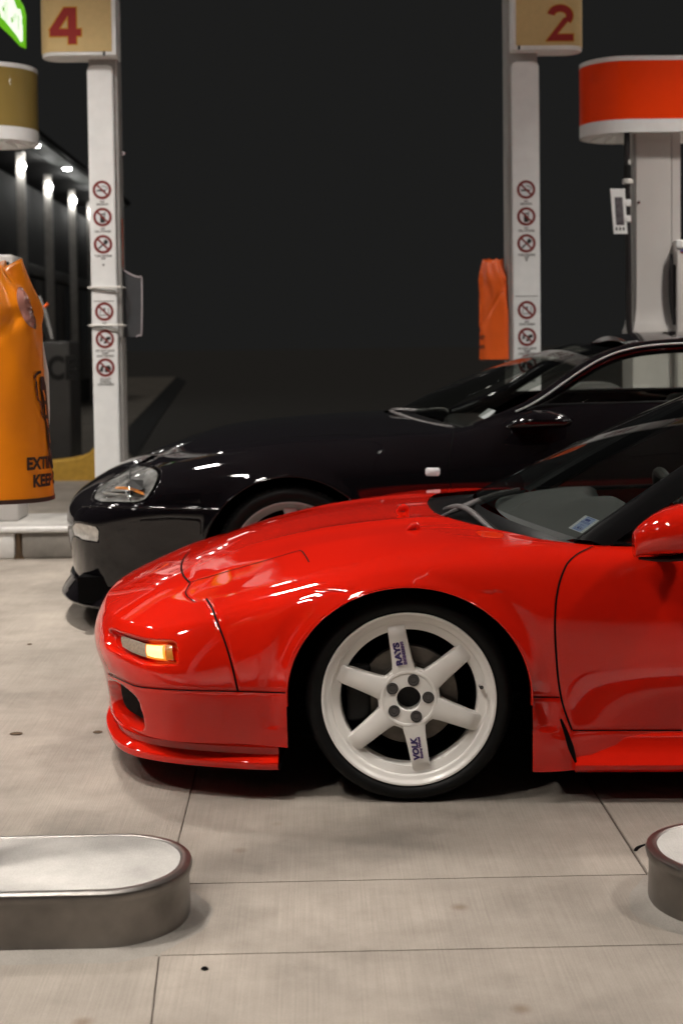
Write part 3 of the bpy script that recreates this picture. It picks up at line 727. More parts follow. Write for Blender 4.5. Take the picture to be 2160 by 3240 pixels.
for P in lampsY:
    c = box('column', (-4.86, P[1]-.07, 0), (-4.72, P[1]+.07, P[2]+.25), M['column'], be, .01)
    pass
    lathe('wall_lamp', [(0, -.06), (.045, -.04), (.060, .01), (.03, .07), (0, .075)], M['lampfar'], be, 16, axis='z', center=np.array((-4.74, P[1]-.14, P[2]))-np.array(be.location))
for (px, py) in [(157, 462), (238, 535)]:
    d = ray(px, py); t = (4.56-CAM[2])/d[2]; P = CAM+t*d
    lathe('downlight', [(0, -.03), (.07, -.02), (.08, .0)], M['lampfar'], be, 16, axis='z', center=np.array((XB_+.62, P[1], 4.57))-np.array(be.location))
# ice freezer in front of the shop
fz = empty('ice_freezer', (at(185, 1350, 15.2)[0], 15.2, 0), 0, 'grey ice freezer standing in front of the shop', 'freezer')
xA, xB2 = at(150, 1200, 15.0)[0], at(222, 1200, 15.0)[0]; zt = at(180, 1080, 15.0)[2]
box('cabinet', (xA-.5, 15.0, -.012), (xB2, 15.7, zt), M['ice'], fz, .02)
V, Fc = textmesh('ICE', .34, .012, 0, .75, .001); c = at(188, 1168, 15.0)
mk('lettering', planar(V, (c[0], 14.996, c[2]), (1, 0, 0), (0, 0, 1), (0, -1, 0)), Fc, M['ink'], fz, False, None, True)

# leaf shaped lit sign, top left
ls = empty('green_leaf_sign', tuple(at(60, 150, 8.9)), 0, 'lit green leaf shaped sign with white lettering at the top left corner', 'sign')
LP = [(78, 148), (78, 40), (70, 12), (48, -25), (0, -60), (-60, -60), (-60, 20), (-20, 50), (0, 82), (30, 110), (60, 142)]
Lw = [tuple(at(px, py, 8.9)[[0, 2]]) for px, py in LP]
extrude_poly('leaf_panel', Lw, 8.90, 8.96, M['green'], ls, 'xz', .004)
Wp = [(-45, -40), (20, -40), (45, 0), (55, 28), (66, 30), (72, 60), (73, 100), (73, 130), (66, 133), (56, 115), (40, 95), (22, 72), (5, 55), (0, 30), (-30, 20)]
extrude_poly('white_panel', [tuple(at(px, py, 8.9)[[0, 2]]) for px, py in Wp], 8.896, 8.8995, M['signwhite'], ls)
for (px, p0, p1, wd) in [(17, 5, 68, 3), (24, 0, 70, 2), (12, 22, 36, 5), (40, 55, 72, 5), (46, 42, 70, 2), (60, 50, 95, 3), (72, 60, 78, 3), (52, 45, 60, 2)]:
    a, b = at(px-wd/2, p0, 8.9), at(px+wd/2, p1, 8.9); box('green_stroke', (a[0], 8.8935, b[2]), (b[0], 8.8958, a[2]), M['green'], ls)

# ================================================================== CANOPY with lamps (overhead, lights the forecourt)
ca = empty('forecourt_canopy', (0, 4.5, 4.62), 0, 'grey forecourt canopy overhead with square lamps', 'canopy')
for k in range(12):
    box('ceiling_panel', (-9+k*1.5+.004, -5, 4.62), (-9+(k+1)*1.5-.004, 10.6, 4.66), M['canopy'], ca)
box('fascia', (-9.1, 10.6, 4.5), (9.1, 10.7, 5.5), M['canopy'], ca); box('fascia', (-9.1, -5.1, 4.5), (9.1, -5, 5.5), M['canopy'], ca)
for yy in (1.0, 2.45, 6.3, 10.0):
    for xx in {1.0: (-1.9,), 2.45: (-4.7, -1.7, 3.5, 6.5), 6.3: (-4.7, -1.7, 3.2, 6.2), 10.0: (-4.7, -1.7, 3.5, 6.5)}[yy]:
        le = empty('canopy_lamp', (xx, yy, 4.62)); le.parent = ca; le.location = (xx, yy-4.5, 0); LOC = np.array((xx, yy, 4.62))
        box('housing', (-.26, -.26, -.035), (.26, .26, -.0005), M['dark'], le, .006, world=False)
        for (a, b) in ((-1, -1), (1, -1), (-1, 1), (1, 1)):
            box('diffuser', (a*.11-.085, b*.11-.085, -.042), (a*.11+.085, b*.11+.085, -.0345), M['lamp'], le, world=False)
        al = bpy.data.lights.new('lamp_light', 'AREA'); al.shape = 'SQUARE'; al.size = .40; al.energy = LAMPW*{1.0: .75, 2.45: 1., 6.3: 1.2, 10.0: .45}[yy]; al.color = (1., .935, .855); al.spread = math.radians(108)
        lo = bpy.data.objects.new('lamp_light', al); COL.objects.link(lo); lo.parent = le; lo.location = (0, 0, -.05)
#@@CARS
# ================================================================== CARS
class Car:
    def __init__(s, px, py, Y, yaw):
        s.o = at(px, py, Y); s.o[2] = 0; s.a = yaw
        s.ex = np.array([math.cos(yaw), math.sin(yaw), 0]); s.ey = np.array([-math.sin(yaw), math.cos(yaw), 0]); s.ez = np.array([0, 0, 1.])
        s.R = np.stack([s.ex, s.ey, s.ez])
        s.cam = s.R @ (CAM-s.o)
    def un(s, x, y, ly):
        P = onplane(x, y, s.o+ly*s.ey, s.ey)-s.o; return np.array([P @ s.ex, ly, P[2]])
    def ray(s, x, y): d = s.R @ ray(x, y); return d/np.linalg.norm(d)
    def px(s, P): return projp(s.o+np.asarray(P, float) @ s.R)
    def shoot(s, pts):
        """survey: where the sight line of a photograph point meets the near body surface"""
        out = []
        for (x, y) in pts:
            best = None
            for t in s.bvh:
                h = t.ray_cast(Vector(s.cam), Vector(s.ray(x, y)))
                if h[0] is not None and (best is None or h[3] < best[3]): best = h
            if best is not None:
                n = best[1]
                if n.dot(Vector(s.ray(x, y))) > 0: n = -n
                out.append((np.array(best[0]), np.array(n)))
        return out

def smooth_poly(P, n=6): return bsp(np.array(P, float), n)
def ribbon(name, hits, wd, m, parent, off=.0007, taper=False):
    P = np.array([h[0] for h in hits]); Nn = np.array([h[1] for h in hits])
    if len(P) < 2: return None
    k = np.ones(3)/3
    T = np.gradient(P, axis=0); T /= np.linalg.norm(T, axis=1)[:, None]+1e-9
    B = np.cross(T, Nn); B /= np.linalg.norm(B, axis=1)[:, None]+1e-9
    W = np.full(len(P), wd/2)
    if taper: W = W*np.minimum(1, np.minimum(np.arange(len(P)), np.arange(len(P))[::-1])/3+.25)
    V = np.concatenate([np.stack([P+B*W[:, None]+Nn*off*.6, P+Nn*off, P-B*W[:, None]+Nn*off*.6], 1)]).reshape(-1, 3)
    return mk(name, V, grid_faces(len(P), 3), m, parent, True)

def body_ring(net, yc, ncol, nrow, arches, mods):
    """net: (columns, rows, 3) near side, first column on the centre line at the nose, last on it at the tail"""
    mir0 = lambda A: A[1]*np.array([1, -1, 1])+np.array([0, 2*yc, 0]); mir1 = lambda A: A[-2]*np.array([1, -1, 1])+np.array([0, 2*yc, 0])
    Gc = bsp(net, ncol, mir0, mir1)                     # along the car
    G = bsp(Gc.transpose(1, 0, 2), nrow).transpose(1, 0, 2)
    for f in mods: G = f(G)
    du = np.gradient(G, axis=0); dv = np.gradient(G, axis=1); Nn = np.cross(dv, du)
    Nn /= np.linalg.norm(Nn, axis=2)[..., None]+1e-12
    # near side outward = towards -y or up
    sgn = np.sign(np.median(Nn[len(G)//2, :G.shape[1]//2, 1])); Nn *= -sgn if sgn != 0 else 1
    return G, Nn
def trim_arches(G, arches):
    n, k = G.shape[:2]; kill = np.zeros((n, k), bool); G = G.copy()
    for (ax, az, rx, rz) in arches:
        d = np.sqrt(((G[..., 0]-ax)/rx)**2+((G[..., 2]-az)/rz)**2)
        below = (np.abs(G[..., 0]-ax) < rx) & (G[..., 2] < az)
        ins = ((d < 1) & (G[..., 1] < .5)) | (below & (G[..., 1] < .5))
        out = ~ins; near = np.zeros_like(ins)
        near[1:] |= out[:-1]; near[:-1] |= out[1:]; near[:, 1:] |= out[:, :-1]; near[:, :-1] |= out[:, 1:]
        near[1:, 1:] |= out[:-1, :-1]; near[:-1, :-1] |= out[1:, 1:]; near[1:, :-1] |= out[:-1, 1:]; near[:-1, 1:] |= out[1:, :-1]
        snap = ins & near
        for i, j in zip(*np.where(snap)):
            p = G[i, j]
            if p[2] >= az:
                q = 1/max(d[i, j], .2); G[i, j, 0] = ax+(p[0]-ax)*q; G[i, j, 2] = az+(p[2]-az)*q
            else: G[i, j, 0] = ax+rx*np.sign(p[0]-ax)
        kill |= ins & ~near
    return G, kill
def body_parts(G, Nn, kill, classify, names, mats, root, yc, weld=True):
    """split the surface into panels; every panel keeps the normals of the whole surface"""
    n, k = G.shape[:2]; objs = []
    idx = np.arange(n*k).reshape(n, k)
    quads = np.stack([idx[:-1, :-1], idx[:-1, 1:], idx[1:, 1:], idx[1:, :-1]], -1).reshape(-1, 4)
    bad = kill.reshape(-1)[quads].any(1); quads = quads[~bad]
    V = G.reshape(-1, 3); NV = Nn.reshape(-1, 3); cen = V[quads].mean(1); cls = classify(cen)
    fn = np.cross(V[quads[:, 1]]-V[quads[:, 0]], V[quads[:, 3]]-V[quads[:, 0]])
    flip = np.median(np.sum(fn*NV[quads[:, 0]], 1)) < 0
    for side in (0, 1):
        for c, nm in enumerate(names):
            if nm is None: continue
            q = quads[cls == c]
            if len(q) == 0: continue
            merged = nm[1]
            if side == 1 and merged: continue
            u, inv = np.unique(q, return_inverse=True); q2 = inv.reshape(-1, 4)
            A = V[u].copy(); NA = NV[u].copy()
            fl = flip
            if side == 1: A[:, 1] = 2*yc-A[:, 1]; NA[:, 1] *= -1; fl = not flip
            Q = q2[:, ::-1] if fl else q2
            if merged:
                B = A.copy(); B[:, 1] = 2*yc-B[:, 1]; NB = NA.copy(); NB[:, 1] *= -1
                Q = np.concatenate([Q, Q[:, ::-1]+len(A)]); A = np.concatenate([A, B]); NA = np.concatenate([NA, NB])
            o = mk(nm[0], A, Q, mats[c], root, True)
            o.data.normals_split_custom_set_from_vertices([tuple(v) for v in NA])
            objs.append((o, side))
    return objs
def bvh_of(objs):
    out = []
    for o in objs:
        me = o.data; out.append(BVHTree.FromPolygons([v.co[:] for v in me.vertices], [tuple(p.vertices) for p in me.polygons]))
    return out
def hoodpatch(yc, yb, zb, zc, xf, xr, nx=90, ny=81, p=2.1):
    """hood: section between the fender lines, xf/xr front and rear edges as functions of |y-yc|"""
    G = np.zeros((nx, ny, 3)); ymax = yc-yb(None)
    ty = np.linspace(-1, 1, ny)
    for j, t in enumerate(ty):
        a0, a1 = xf(abs(t)), xr(abs(t))
        for i in range(nx):
            x = a0+(a1-a0)*i/(nx-1); hw = yc-yb(x); y = yc+t*hw
            G[i, j] = (x, y, zc(x)-(zc(x)-zb(x))*abs(t)**p)
    return G
def interp_row(G, row):
    x = G[:, row, 0]; o = np.argsort(x); return lambda v, c: np.interp(v, x[o], G[o, row, c])

# ------------------------------------------------------------------ wheels
def white_wheel(root, cx, cz, y0, r_rim, r_tyre, side, detail=True):
    """six spoke white wheel; y0 outer face, side=+1 faces the camera (-y)"""
    wh = bpy.data.objects.new('wheel', None); COL.objects.link(wh); wh.parent = root; wh.location = (cx, y0, cz); wh.empty_display_size = .05
    if side < 0: wh.rotation_euler = (0, 0, math.pi)
    k = r_rim/.2286
    lathe('tyre', [(.222*k, .016), (.2300*k, .004), (r_tyre-.034, -.006), (r_tyre-.022, -.0085), (r_tyre-.013, -.003), (r_tyre-.0045, .012), (r_tyre-.001, .030), (r_tyre, .05), (r_tyre, .185), (r_tyre-.006, .205), (r_tyre-.02, .215), (.22*k, .21)], M['rubber'], wh, 128, sharp=50)
    lathe('rim', [(.2255*k, .016), (.2295*k, .008), (.2296*k, .002), (.2285*k, -.0012), (.225*k, -.0018), (.2215*k, 0), (.2185*k, .005), (.213*k, .0085), (.2075*k, .0095), (.2045*k, .0115), (.2025*k, .0165), (.196*k, .019), (.186*k, .0205), (.1815*k, .0225), (.1795*k, .028), (.1785*k, .04), (.1785*k, .06)], M['wheel_white'], wh, 128, sharp=40)
    lathe('barrel', [(.179*k, .06), (.178*k, .2), (.2*k, .21)], M['dark'], wh, 64)
    hub = lathe('hub', [(.0315, .06), (.0315, .0105), (.033, .009), (.0655, .0090), (.0665, .0078), (.0685, .0072), (.074, .0078), (.0775, .012), (.079, .018), (.079, .045)], M['wheel_white'], wh, 96, sharp=35)
    lathe('centre_bore', [(0, .05), (.0318, .05)], M['dark'], wh, 32)
    st = [(.055, .034, .0105), (.066, .0325, .0088), (.078, .0305, .0080), (.095, .0280, .0074), (.12, .0262, .0070), (.15, .0248, .0068), (.168, .0240, .0072), (.1765, .0238, .0085), (.184, .0238, .0130), (.193, .0242, .0185), (.2005, .0250, .0210)]
    for q in range(6):
        ang = math.radians(99.5+60*q); V = []
        for (r, wd, yt) in st:
            for (a, y) in [(-wd, yt+.03), (-wd, yt+.0065), (-wd+.0016, yt+.0022), (-wd+.0055, yt), (0, yt-.0002), (wd-.0055, yt), (wd-.0016, yt+.0022), (wd, yt+.0065), (wd, yt+.03)]:
                rr = r*k
                V.append((rr*math.cos(ang)-a*math.sin(ang), y, rr*math.sin(ang)+a*math.cos(ang)))
        mk('spoke', V, grid_faces(len(st), 9, True), M['wheel_white'], wh, True, None, False, 40)
        # webbing between neighbouring spokes close to the hub
        am = ang+math.radians(30); V = []
        for t in np.linspace(-1, 1, 9):
            for (dr, y) in ((-.012, .0095), (0, .0110), (.002, .014), (.003, .035)):
                r = (.079+.011*t*t)*k+dr; aa = am+t*math.radians(19); V.append((r*math.cos(aa), y, r*math.sin(aa)))
        mk('spoke_web', V, grid_faces(9, 4, True), M['wheel_white'], wh, True, None, False, 40)
    for q in range(5):
        a = math.radians(75.7+72*q); c = (.0505*math.cos(a), 0, .0505*math.sin(a))
        lathe('lug_nut', [(.0156, .0088), (.0152, .0062), (.0140, .0058), (.0130, .0082), (.0098, .0082), (.0092, .0052), (.0066, .0050), (.0060, .0078), (.0, .0080)], M['lug'], wh, 24, center=c)
    lathe('brake_disc', [(.05, .05), (.085, .05), (.088, .058), (.129, .058), (.131, .061), (.131, .08)], M['disc'], wh, 72, sharp=30)
    box('brake_caliper', (-.165, .045, -.07), (-.10, .12, .085), M['dark'], wh, .012, world=False)
    a = math.radians(9.5); r = .188*k
    tube('valve_stem', [(r*math.cos(a), .02, r*math.sin(a)), ((r+.004)*math.cos(a), -.004, (r+.004)*math.sin(a))], [.0035, .0055], M['lug'], wh, 10, sub=0)
    if detail:
        for (ang, rr0, lines) in [(99.5, .122, [('RAYS', .0300, .0100, .0013), ('ENGINEERING', .0105, -.0095, .0003)]), (99.5+180, .132, [('VOLK', .0300, .0085, .0013), ('Racing Wheel', .0115, -.0095, .0004)])]:
            an = math.radians(ang); rad = np.array([math.cos(an), 0, math.sin(an)]); 
            tx = rad if ang < 180 else -rad                # both read upwards
            nrm = np.array([0, -1., 0]); tz = np.array([-tx[2], 0, tx[0]])   # 90 deg left of the reading direction
            parts = []
            for (s, size, v, bold) in lines:
                L = .060 if len(s) != 12 else .056
                for (bd, mi, h) in ((bold+.0011, 1, .0003), (bold, 0, .0007)):
                    V, Fc = textmesh(s, size, bd, .18 if s == 'VOLK' else 0, 1., 0.); wdt = V[:, 0].max()-V[:, 0].min()
                    V[:, 0] *= (L+(.002 if mi else 0))/wdt; hh = V[:, 1].max()-V[:, 1].min(); tgt = (.0165 if size > .02 else .0078)+(.002 if mi else 0); V[:, 1] *= tgt/hh
                    V[:, 0] -= (V[:, 0].max()+V[:, 0].min())/2; V[:, 1] += -(V[:, 1].max()+V[:, 1].min())/2+v*.8; V[:, 2] = h; parts.append((V, Fc, mi))
            V, Fc, MI = merge(parts); V = planar(V, rad*rr0*k+np.array([0, .0058, 0]), tx, tz, nrm)
            o = mk('spoke_decal', V, Fc, [M['purple'], M['lilac']], wh, False); o.data.polygons.foreach_set('material_index', MI)
    return wh
def silver_wheel(root, cx, cz, y0, r_rim, r_tyre, side):
    wh = bpy.data.objects.new('wheel', None); COL.objects.link(wh); wh.parent = root; wh.location = (cx, y0, cz); wh.empty_display_size = .05
    if side < 0: wh.rotation_euler = (0, 0, math.pi)
    ty = lathe('tyre', [(r_rim-.006, .018), (r_rim+.004, .004), (r_rim+.02, -.006), (r_tyre-.02, -.006), (r_tyre-.008, .004), (r_tyre-.001, .02), (r_tyre, .04), (r_tyre, .185), (r_tyre-.01, .21), (r_rim, .21)], M['rubber'], wh, 128, sharp=50)
    V, Fc = [], []
    for q in range(72):     # tread blocks along the shoulder
        a0 = 2*math.pi*q/72; a1 = a0+2*math.pi/72*.62; b = len(V)
        for a in (a0, a1):
            for (r, y) in ((r_tyre-.012, .002), (r_tyre+.0035, .018), (r_tyre+.005, .045), (r_tyre+.001, .048)): V.append((r*math.cos(a), y, r*math.sin(a)))
        Fc += [(b+i, b+i+1, b+5+i, b+4+i) for i in range(3)]+[(b, b+1, b+2, b+3), (b+7, b+6, b+5, b+4)]
    mk('tread_blocks', V, Fc, M['rubber'], wh, False, 'stuff')
    lathe('rim', [(r_rim-.002, .016), (r_rim, .006), (r_rim-.001, -.001), (r_rim-.006, -.001), (r_rim-.011, .006), (r_rim-.02, .012), (r_rim-.024, .02), (r_rim-.034, .03), (r_rim-.036, .05), (r_rim-.038, .19)], M['silver'], wh, 96, sharp=35)
    for q in range(5):
        ang = math.radians(90+72*q); V = []; st = [(.03, .035, .02), (.07, .03, .018), (.12, .026, .020), (r_rim-.05, .024, .022), (r_rim-.026, .034, .024)]
        for (r, wd, yt) in st:
            for (a, y) in [(-wd, yt+.03), (-wd, yt+.006), (-wd+.006, yt), (wd-.006, yt), (wd, yt+.006), (wd, yt+.03)]: V.append((r*math.cos(ang)-a*math.sin(ang), y, r*math.sin(ang)+a*math.cos(ang)))
        mk('spoke', V, grid_faces(len(st), 6, True), M['silver'], wh, True, None, False, 40)
    lathe('hub', [(0, .012), (.03, .014), (.06, .02), (.065, .05)], M['silver'], wh, 48)
    lathe('brake_disc', [(.05, .06), (.15, .06), (.15, .08)], M['disc'], wh, 48)
    return wh
def liner(root, ax, az, rx, rz, y0, y1, yedge, paint):
    """dark wheel housing behind the arch and the rolled edge of the fender"""
    n = 48; V = []; th = np.linspace(math.radians(-4), math.radians(184), n); sg = 1 if y1 > y0 else -1
    for t in th:
        for (k, y) in ((1., y0), (1.02, y0+.04*sg), (1.02, y1), (.0, y1)): V.append((ax+k*rx*math.cos(t), y, az+k*rz*math.sin(t)))
    mk('wheel_housing', V, grid_faces(n, 4), M['gap'], root, True)
    V = []
    for t in th:
        for (k, y) in ((1.004, yedge+.003*sg), (1.0, yedge-.0015*sg), (.992, yedge+.001*sg), (.988, yedge+.006*sg), (.988, yedge+.03*sg)): V.append((ax+k*rx*math.cos(t), y, az+k*rz*math.sin(t)))
    return mk('arch_edge', V, grid_faces(n, 5), paint, root, True)
def sweep(name, path, prof, m, root, yc, mirror=True, sharp=35, z0=0, flipout=0):
    """profile (outward, z) swept along a plan path (x,y) on the near side and mirrored"""
    P = np.array(path, float); T = np.gradient(P, axis=0); T /= np.linalg.norm(T, axis=1)[:, None]
    O = np.stack([-T[:, 1], T[:, 0]], -1)
    if O[len(O)//2, 1] > 0 and abs(O[len(O)//2, 1]) > .1: O = -O
    if flipout: O = -O
    V = []
    for p, o_ in zip(P, O):
        for (d, z) in prof: V.append((p[0]+o_[0]*d, p[1]+o_[1]*d, z))
    Fc = grid_faces(len(P), len(prof))+[tuple(range(len(prof)))]+[tuple((len(P)-1)*len(prof)+i for i in range(len(prof)))[::-1]]
    V = np.array(V)
    if mirror:
        W = V.copy(); W[:, 1] = 2*yc-W[:, 1]; Fc = Fc+[tuple(i+len(V) for i in f[::-1]) for f in Fc]; V = np.concatenate([V, W])
    return mk(name, V, Fc, m, root, True, None, False, sharp)
def loft(name, A, B, m, root, n=12, bow=0., bowdir=(0, 0, 1), sharp=None):
    A = np.array(A, float); B = np.array(B, float); t = np.linspace(0, 1, n)[:, None, None]
    G = A[None]*(1-t)+B[None]*t + np.array(bowdir)[None, None]*bow*(4*t*(1-t))
    return gridmesh(name, G, m, root, False, sharp), G
def slab(name, G, th, m, root):
    """closed shell of some thickness from a surface grid"""
    n, k = G.shape[:2]; du = np.gradient(G, axis=0); dv = np.gradient(G, axis=1); N_ = np.cross(du, dv); N_ /= np.linalg.norm(N_, axis=2)[..., None]+1e-9
    H_ = G-N_*th; V = np.concatenate([G.reshape(-1, 3), H_.reshape(-1, 3)]); Fc = grid_faces(n, k)+[tuple(i+n*k for i in f[::-1]) for f in grid_faces(n, k)]
    rim = [i*k for i in range(n)]+[(n-1)*k+j for j in range(1, k)]+[i*k+k-1 for i in range(n-2, -1, -1)]+[j for j in range(k-2, 0, -1)]
    for a, b in zip(rim, rim[1:]+rim[:1]): Fc.append((b, a, a+n*k, b+n*k))
    return mk(name, V, Fc, m, root, True, None, False, 40)
def mirrorG(G, yc): H_ = G.copy(); H_[..., 1] = 2*yc-H_[..., 1]; return H_

# ================================================================== RED CAR
NS = Car(1293, 2213, 3.68, math.radians(-3)); YC = .86
red = empty('red_sports_car', tuple(NS.o), NS.a, 'red low sports car with white six spoke wheel, nose to the left', 'car')
def col(*p): return np.array(p, float)
def colx(x, yz): return np.array([(x, a, b) for a, b in yz], float)
NET = [
 col((-.915,.86,.155),(-.925,.86,.215),(-.948,.86,.29),(-.966,.86,.355),(-.957,.86,.412),(-.917,.86,.45),(-.862,.86,.477),(-.805,.86,.50),(-.752,.86,.518),(-.702,.86,.535)),
 col((-.893,.55,.155),(-.902,.55,.215),(-.920,.55,.29),(-.938,.55,.355),(-.928,.55,.412),(-.890,.55,.45),(-.840,.56,.477),(-.785,.57,.50),(-.735,.585,.519),(-.682,.60,.537)),
 col((-.830,.30,.155),(-.838,.295,.215),(-.850,.28,.29),(-.864,.275,.355),(-.855,.28,.412),(-.824,.30,.448),(-.785,.335,.475),(-.742,.37,.50),(-.700,.41,.519),(-.648,.45,.538)),
 col((-.725,.115,.155),(-.730,.105,.215),(-.738,.09,.29),(-.748,.092,.36),(-.742,.115,.42),(-.725,.148,.452),(-.703,.19,.476),(-.680,.24,.497),(-.655,.295,.515),(-.622,.35,.533)),
 col((-.605,.030,.155),(-.607,.022,.215),(-.610,.008,.29),(-.612,.012,.37),(-.610,.035,.43),(-.605,.068,.463),(-.600,.110,.484),(-.594,.160,.500),(-.586,.225,.517),(-.570,.325,.545)),
 col((-.470,.012,.155),(-.470,.004,.215),(-.470,-.008,.30),(-.475,-.006,.39),(-.480,.012,.46),(-.484,.042,.498),(-.485,.082,.518),(-.485,.135,.532),(-.483,.21,.546),(-.478,.325,.575)),
 colx(-.38, [(.008,.15),(0,.215),(-.015,.30),(-.016,.40),(0,.482),(.030,.524),(.075,.547),(.132,.561),(.205,.575),(.325,.600)]),
 colx(-.25, [(.0,.14),(-.012,.21),(-.026,.30),(-.029,.40),(-.020,.50),(.014,.555),(.065,.581),(.127,.596),(.203,.610),(.325,.632)]),
 colx(-.12, [(.0,.13),(-.015,.21),(-.030,.30),(-.036,.40),(-.033,.515),(0,.580),(.050,.609),(.116,.625),(.20,.638),(.325,.654)]),
 colx(0, [(.0,.12),(-.015,.2),(-.030,.30),(-.037,.40),(-.037,.52),(-.010,.597),(.040,.628),(.106,.646),(.197,.658),(.325,.668)]),
 colx(.12, [(.0,.11),(-.015,.2),(-.030,.30),(-.036,.40),(-.036,.52),(-.012,.602),(.035,.637),(.10,.656),(.19,.667),(.315,.674)]),
 colx(.25, [(-.01,.09),(-.018,.19),(-.024,.29),(-.028,.40),(-.030,.51),(-.008,.595),(.032,.635),(.09,.657),(.16,.667),(.27,.671)]),
 colx(.40, [(-.018,.087),(-.022,.18),(-.016,.29),(-.018,.40),(-.018,.50),(0,.58),(.030,.628),(.075,.652),(.115,.661),(.165,.664)]),
 colx(.62, [(.020,.10),(.010,.195),(-.016,.305),(-.020,.40),(-.018,.50),(0,.575),(.025,.618),(.055,.641),(.08,.650),(.105,.654)]),
 colx(1.0, [(.020,.10),(.010,.195),(-.016,.305),(-.022,.40),(-.020,.50),(-.002,.580),(.022,.625),(.050,.649),(.075,.658),(.10,.663)]),
 colx(1.45, [(.020,.10),(.010,.195),(-.016,.305),(-.025,.40),(-.022,.50),(-.004,.592),(.025,.645),(.060,.672),(.090,.683),(.12,.690)]),
 colx(1.9, [(.0,.13),(-.01,.22),(-.024,.31),(-.032,.42),(-.030,.52),(-.010,.615),(.030,.675),(.080,.705),(.14,.718),(.22,.728)]),
 colx(2.25, [(.0,.13),(-.015,.22),(-.032,.31),(-.04,.42),(-.040,.53),(-.015,.63),(.030,.69),(.090,.722),(.16,.738),(.28,.750)]),
 colx(2.53, [(.0,.13),(-.015,.22),(-.032,.31),(-.04,.42),(-.040,.53),(-.012,.632),(.036,.693),(.10,.727),(.18,.745),(.32,.757)]),
 colx(2.85, [(.0,.14),(-.010,.22),(-.022,.31),(-.03,.42),(-.028,.53),(.0,.635),(.050,.696),(.115,.73),(.20,.75),(.36,.762)]),
 col((3.16,.05,.17),(3.18,.045,.24),(3.20,.05,.33),(3.20,.05,.43),(3.19,.06,.53),(3.18,.10,.63),(3.16,.15,.70),(3.14,.21,.74),(3.10,.29,.758),(3.04,.42,.768)),
 col((3.36,.30,.18),(3.39,.30,.25),(3.41,.30,.34),(3.41,.30,.44),(3.40,.31,.54),(3.38,.34,.63),(3.34,.38,.70),(3.29,.43,.74),(3.23,.49,.76),(3.14,.56,.770)),
 col((3.42,.86,.18),(3.45,.86,.25),(3.47,.86,.34),(3.47,.86,.44),(3.46,.86,.54),(3.44,.86,.63),(3.39,.86,.70),(3.33,.86,.745),(3.26,.86,.764),(3.16,.86,.774)),
]
NET = np.array(NET)
for c_ in range(6):      # crisper brow between nose top and face
    k_ = (.45, .45, .45, .42, .30, .12)[c_]
    NET[c_, 4] += (NET[c_, 5]-NET[c_, 4])*k_; NET[c_, 6] += (NET[c_, 5]-NET[c_, 6])*k_*.8
AR = [(0, .286, .319, .290), (2.53, .30, .335, .305)]
def flare(G):
    G = G.copy()
    for (ax, az, rx, rz) in AR:
        d = np.sqrt(((G[..., 0]-ax)/rx)**2+((G[..., 2]-az)/rz)**2); side = G[..., 1] < .25
        b = np.exp(-((d-1.0)/.055)**2)*.0075*(G[..., 2] > .2)*side
        b -= np.exp(-((d-1.15)/.07)**2)*.004*(G[..., 2] > .2)*(G[..., 2] < .56)*side
        G[..., 1] -= b
    return G
def inpoly_sd(P, X, Y):
    """signed distance (inside > 0) to a polygon"""
    P = np.array(P, float); n = len(P); D = np.full(X.shape, 1e9); ins = np.zeros(X.shape, bool)
    for i in range(n):
        a, b = P[i], P[(i+1) % n]; e_ = b-a; L2 = e_ @ e_
        t = np.clip(((X-a[0])*e_[0]+(Y-a[1])*e_[1])/L2, 0, 1); D = np.minimum(D, np.hypot(X-a[0]-t*e_[0], Y-a[1]-t*e_[1]))
        c = ((a[1] > Y) != (b[1] > Y)) & (X < (b[0]-a[0])*(Y-a[1])/(b[1]-a[1]+1e-12)+a[0]); ins ^= c
    return np.where(ins, D, -D)
TURN = bsp(np.array([(340, 2000), (352, 1993), (372, 1999), (410, 2012), (454, 2022), (500, 2028), (545, 2031), (556, 2045), (562, 2075), (561, 2094), (545, 2100), (505, 2102), (470, 2099), (420, 2084), (375, 2062), (338, 2042), (340, 2000)]), 3)[:-1]
DUCT = bsp(np.array([(352, 2166), (376, 2170), (405, 2192), (424, 2208), (436, 2232), (443, 2262), (448, 2292), (440, 2300), (415, 2290), (385, 2272), (364, 2246), (354, 2205), (352, 2166)]), 3)[:-1]
DUCT = DUCT.mean(0)+(DUCT-DUCT.mean(0))*1.10
def recess(G):
    G = G.copy(); px = NS.px(G); du = np.gradient(G, axis=0); dv = np.gradient(G, axis=1); N_ = np.cross(dv, du); N_ /= np.linalg.norm(N_, axis=2)[..., None]+1e-12
    sg = -np.sign(np.median(N_[len(G)//2, :60, 1])); N_ *= sg
    zone = (G[..., 0] < -.45) & (G[..., 1] < .62) & (G[..., 2] < .46)
    for (poly, dep, wd) in ((TURN, .026, 9.), (DUCT, .060, 12.)):
        sd = inpoly_sd(poly, px[..., 0], px[..., 1]); t = np.clip((sd+wd*.35)/wd, 0, 1); t = t*t*(3-2*t)
        G -= N_*(t*dep*zone)[..., None]
    return G
G0, N0 = body_ring(NET, YC, 20, 16, AR, [flare])
redsurf = G0.copy()
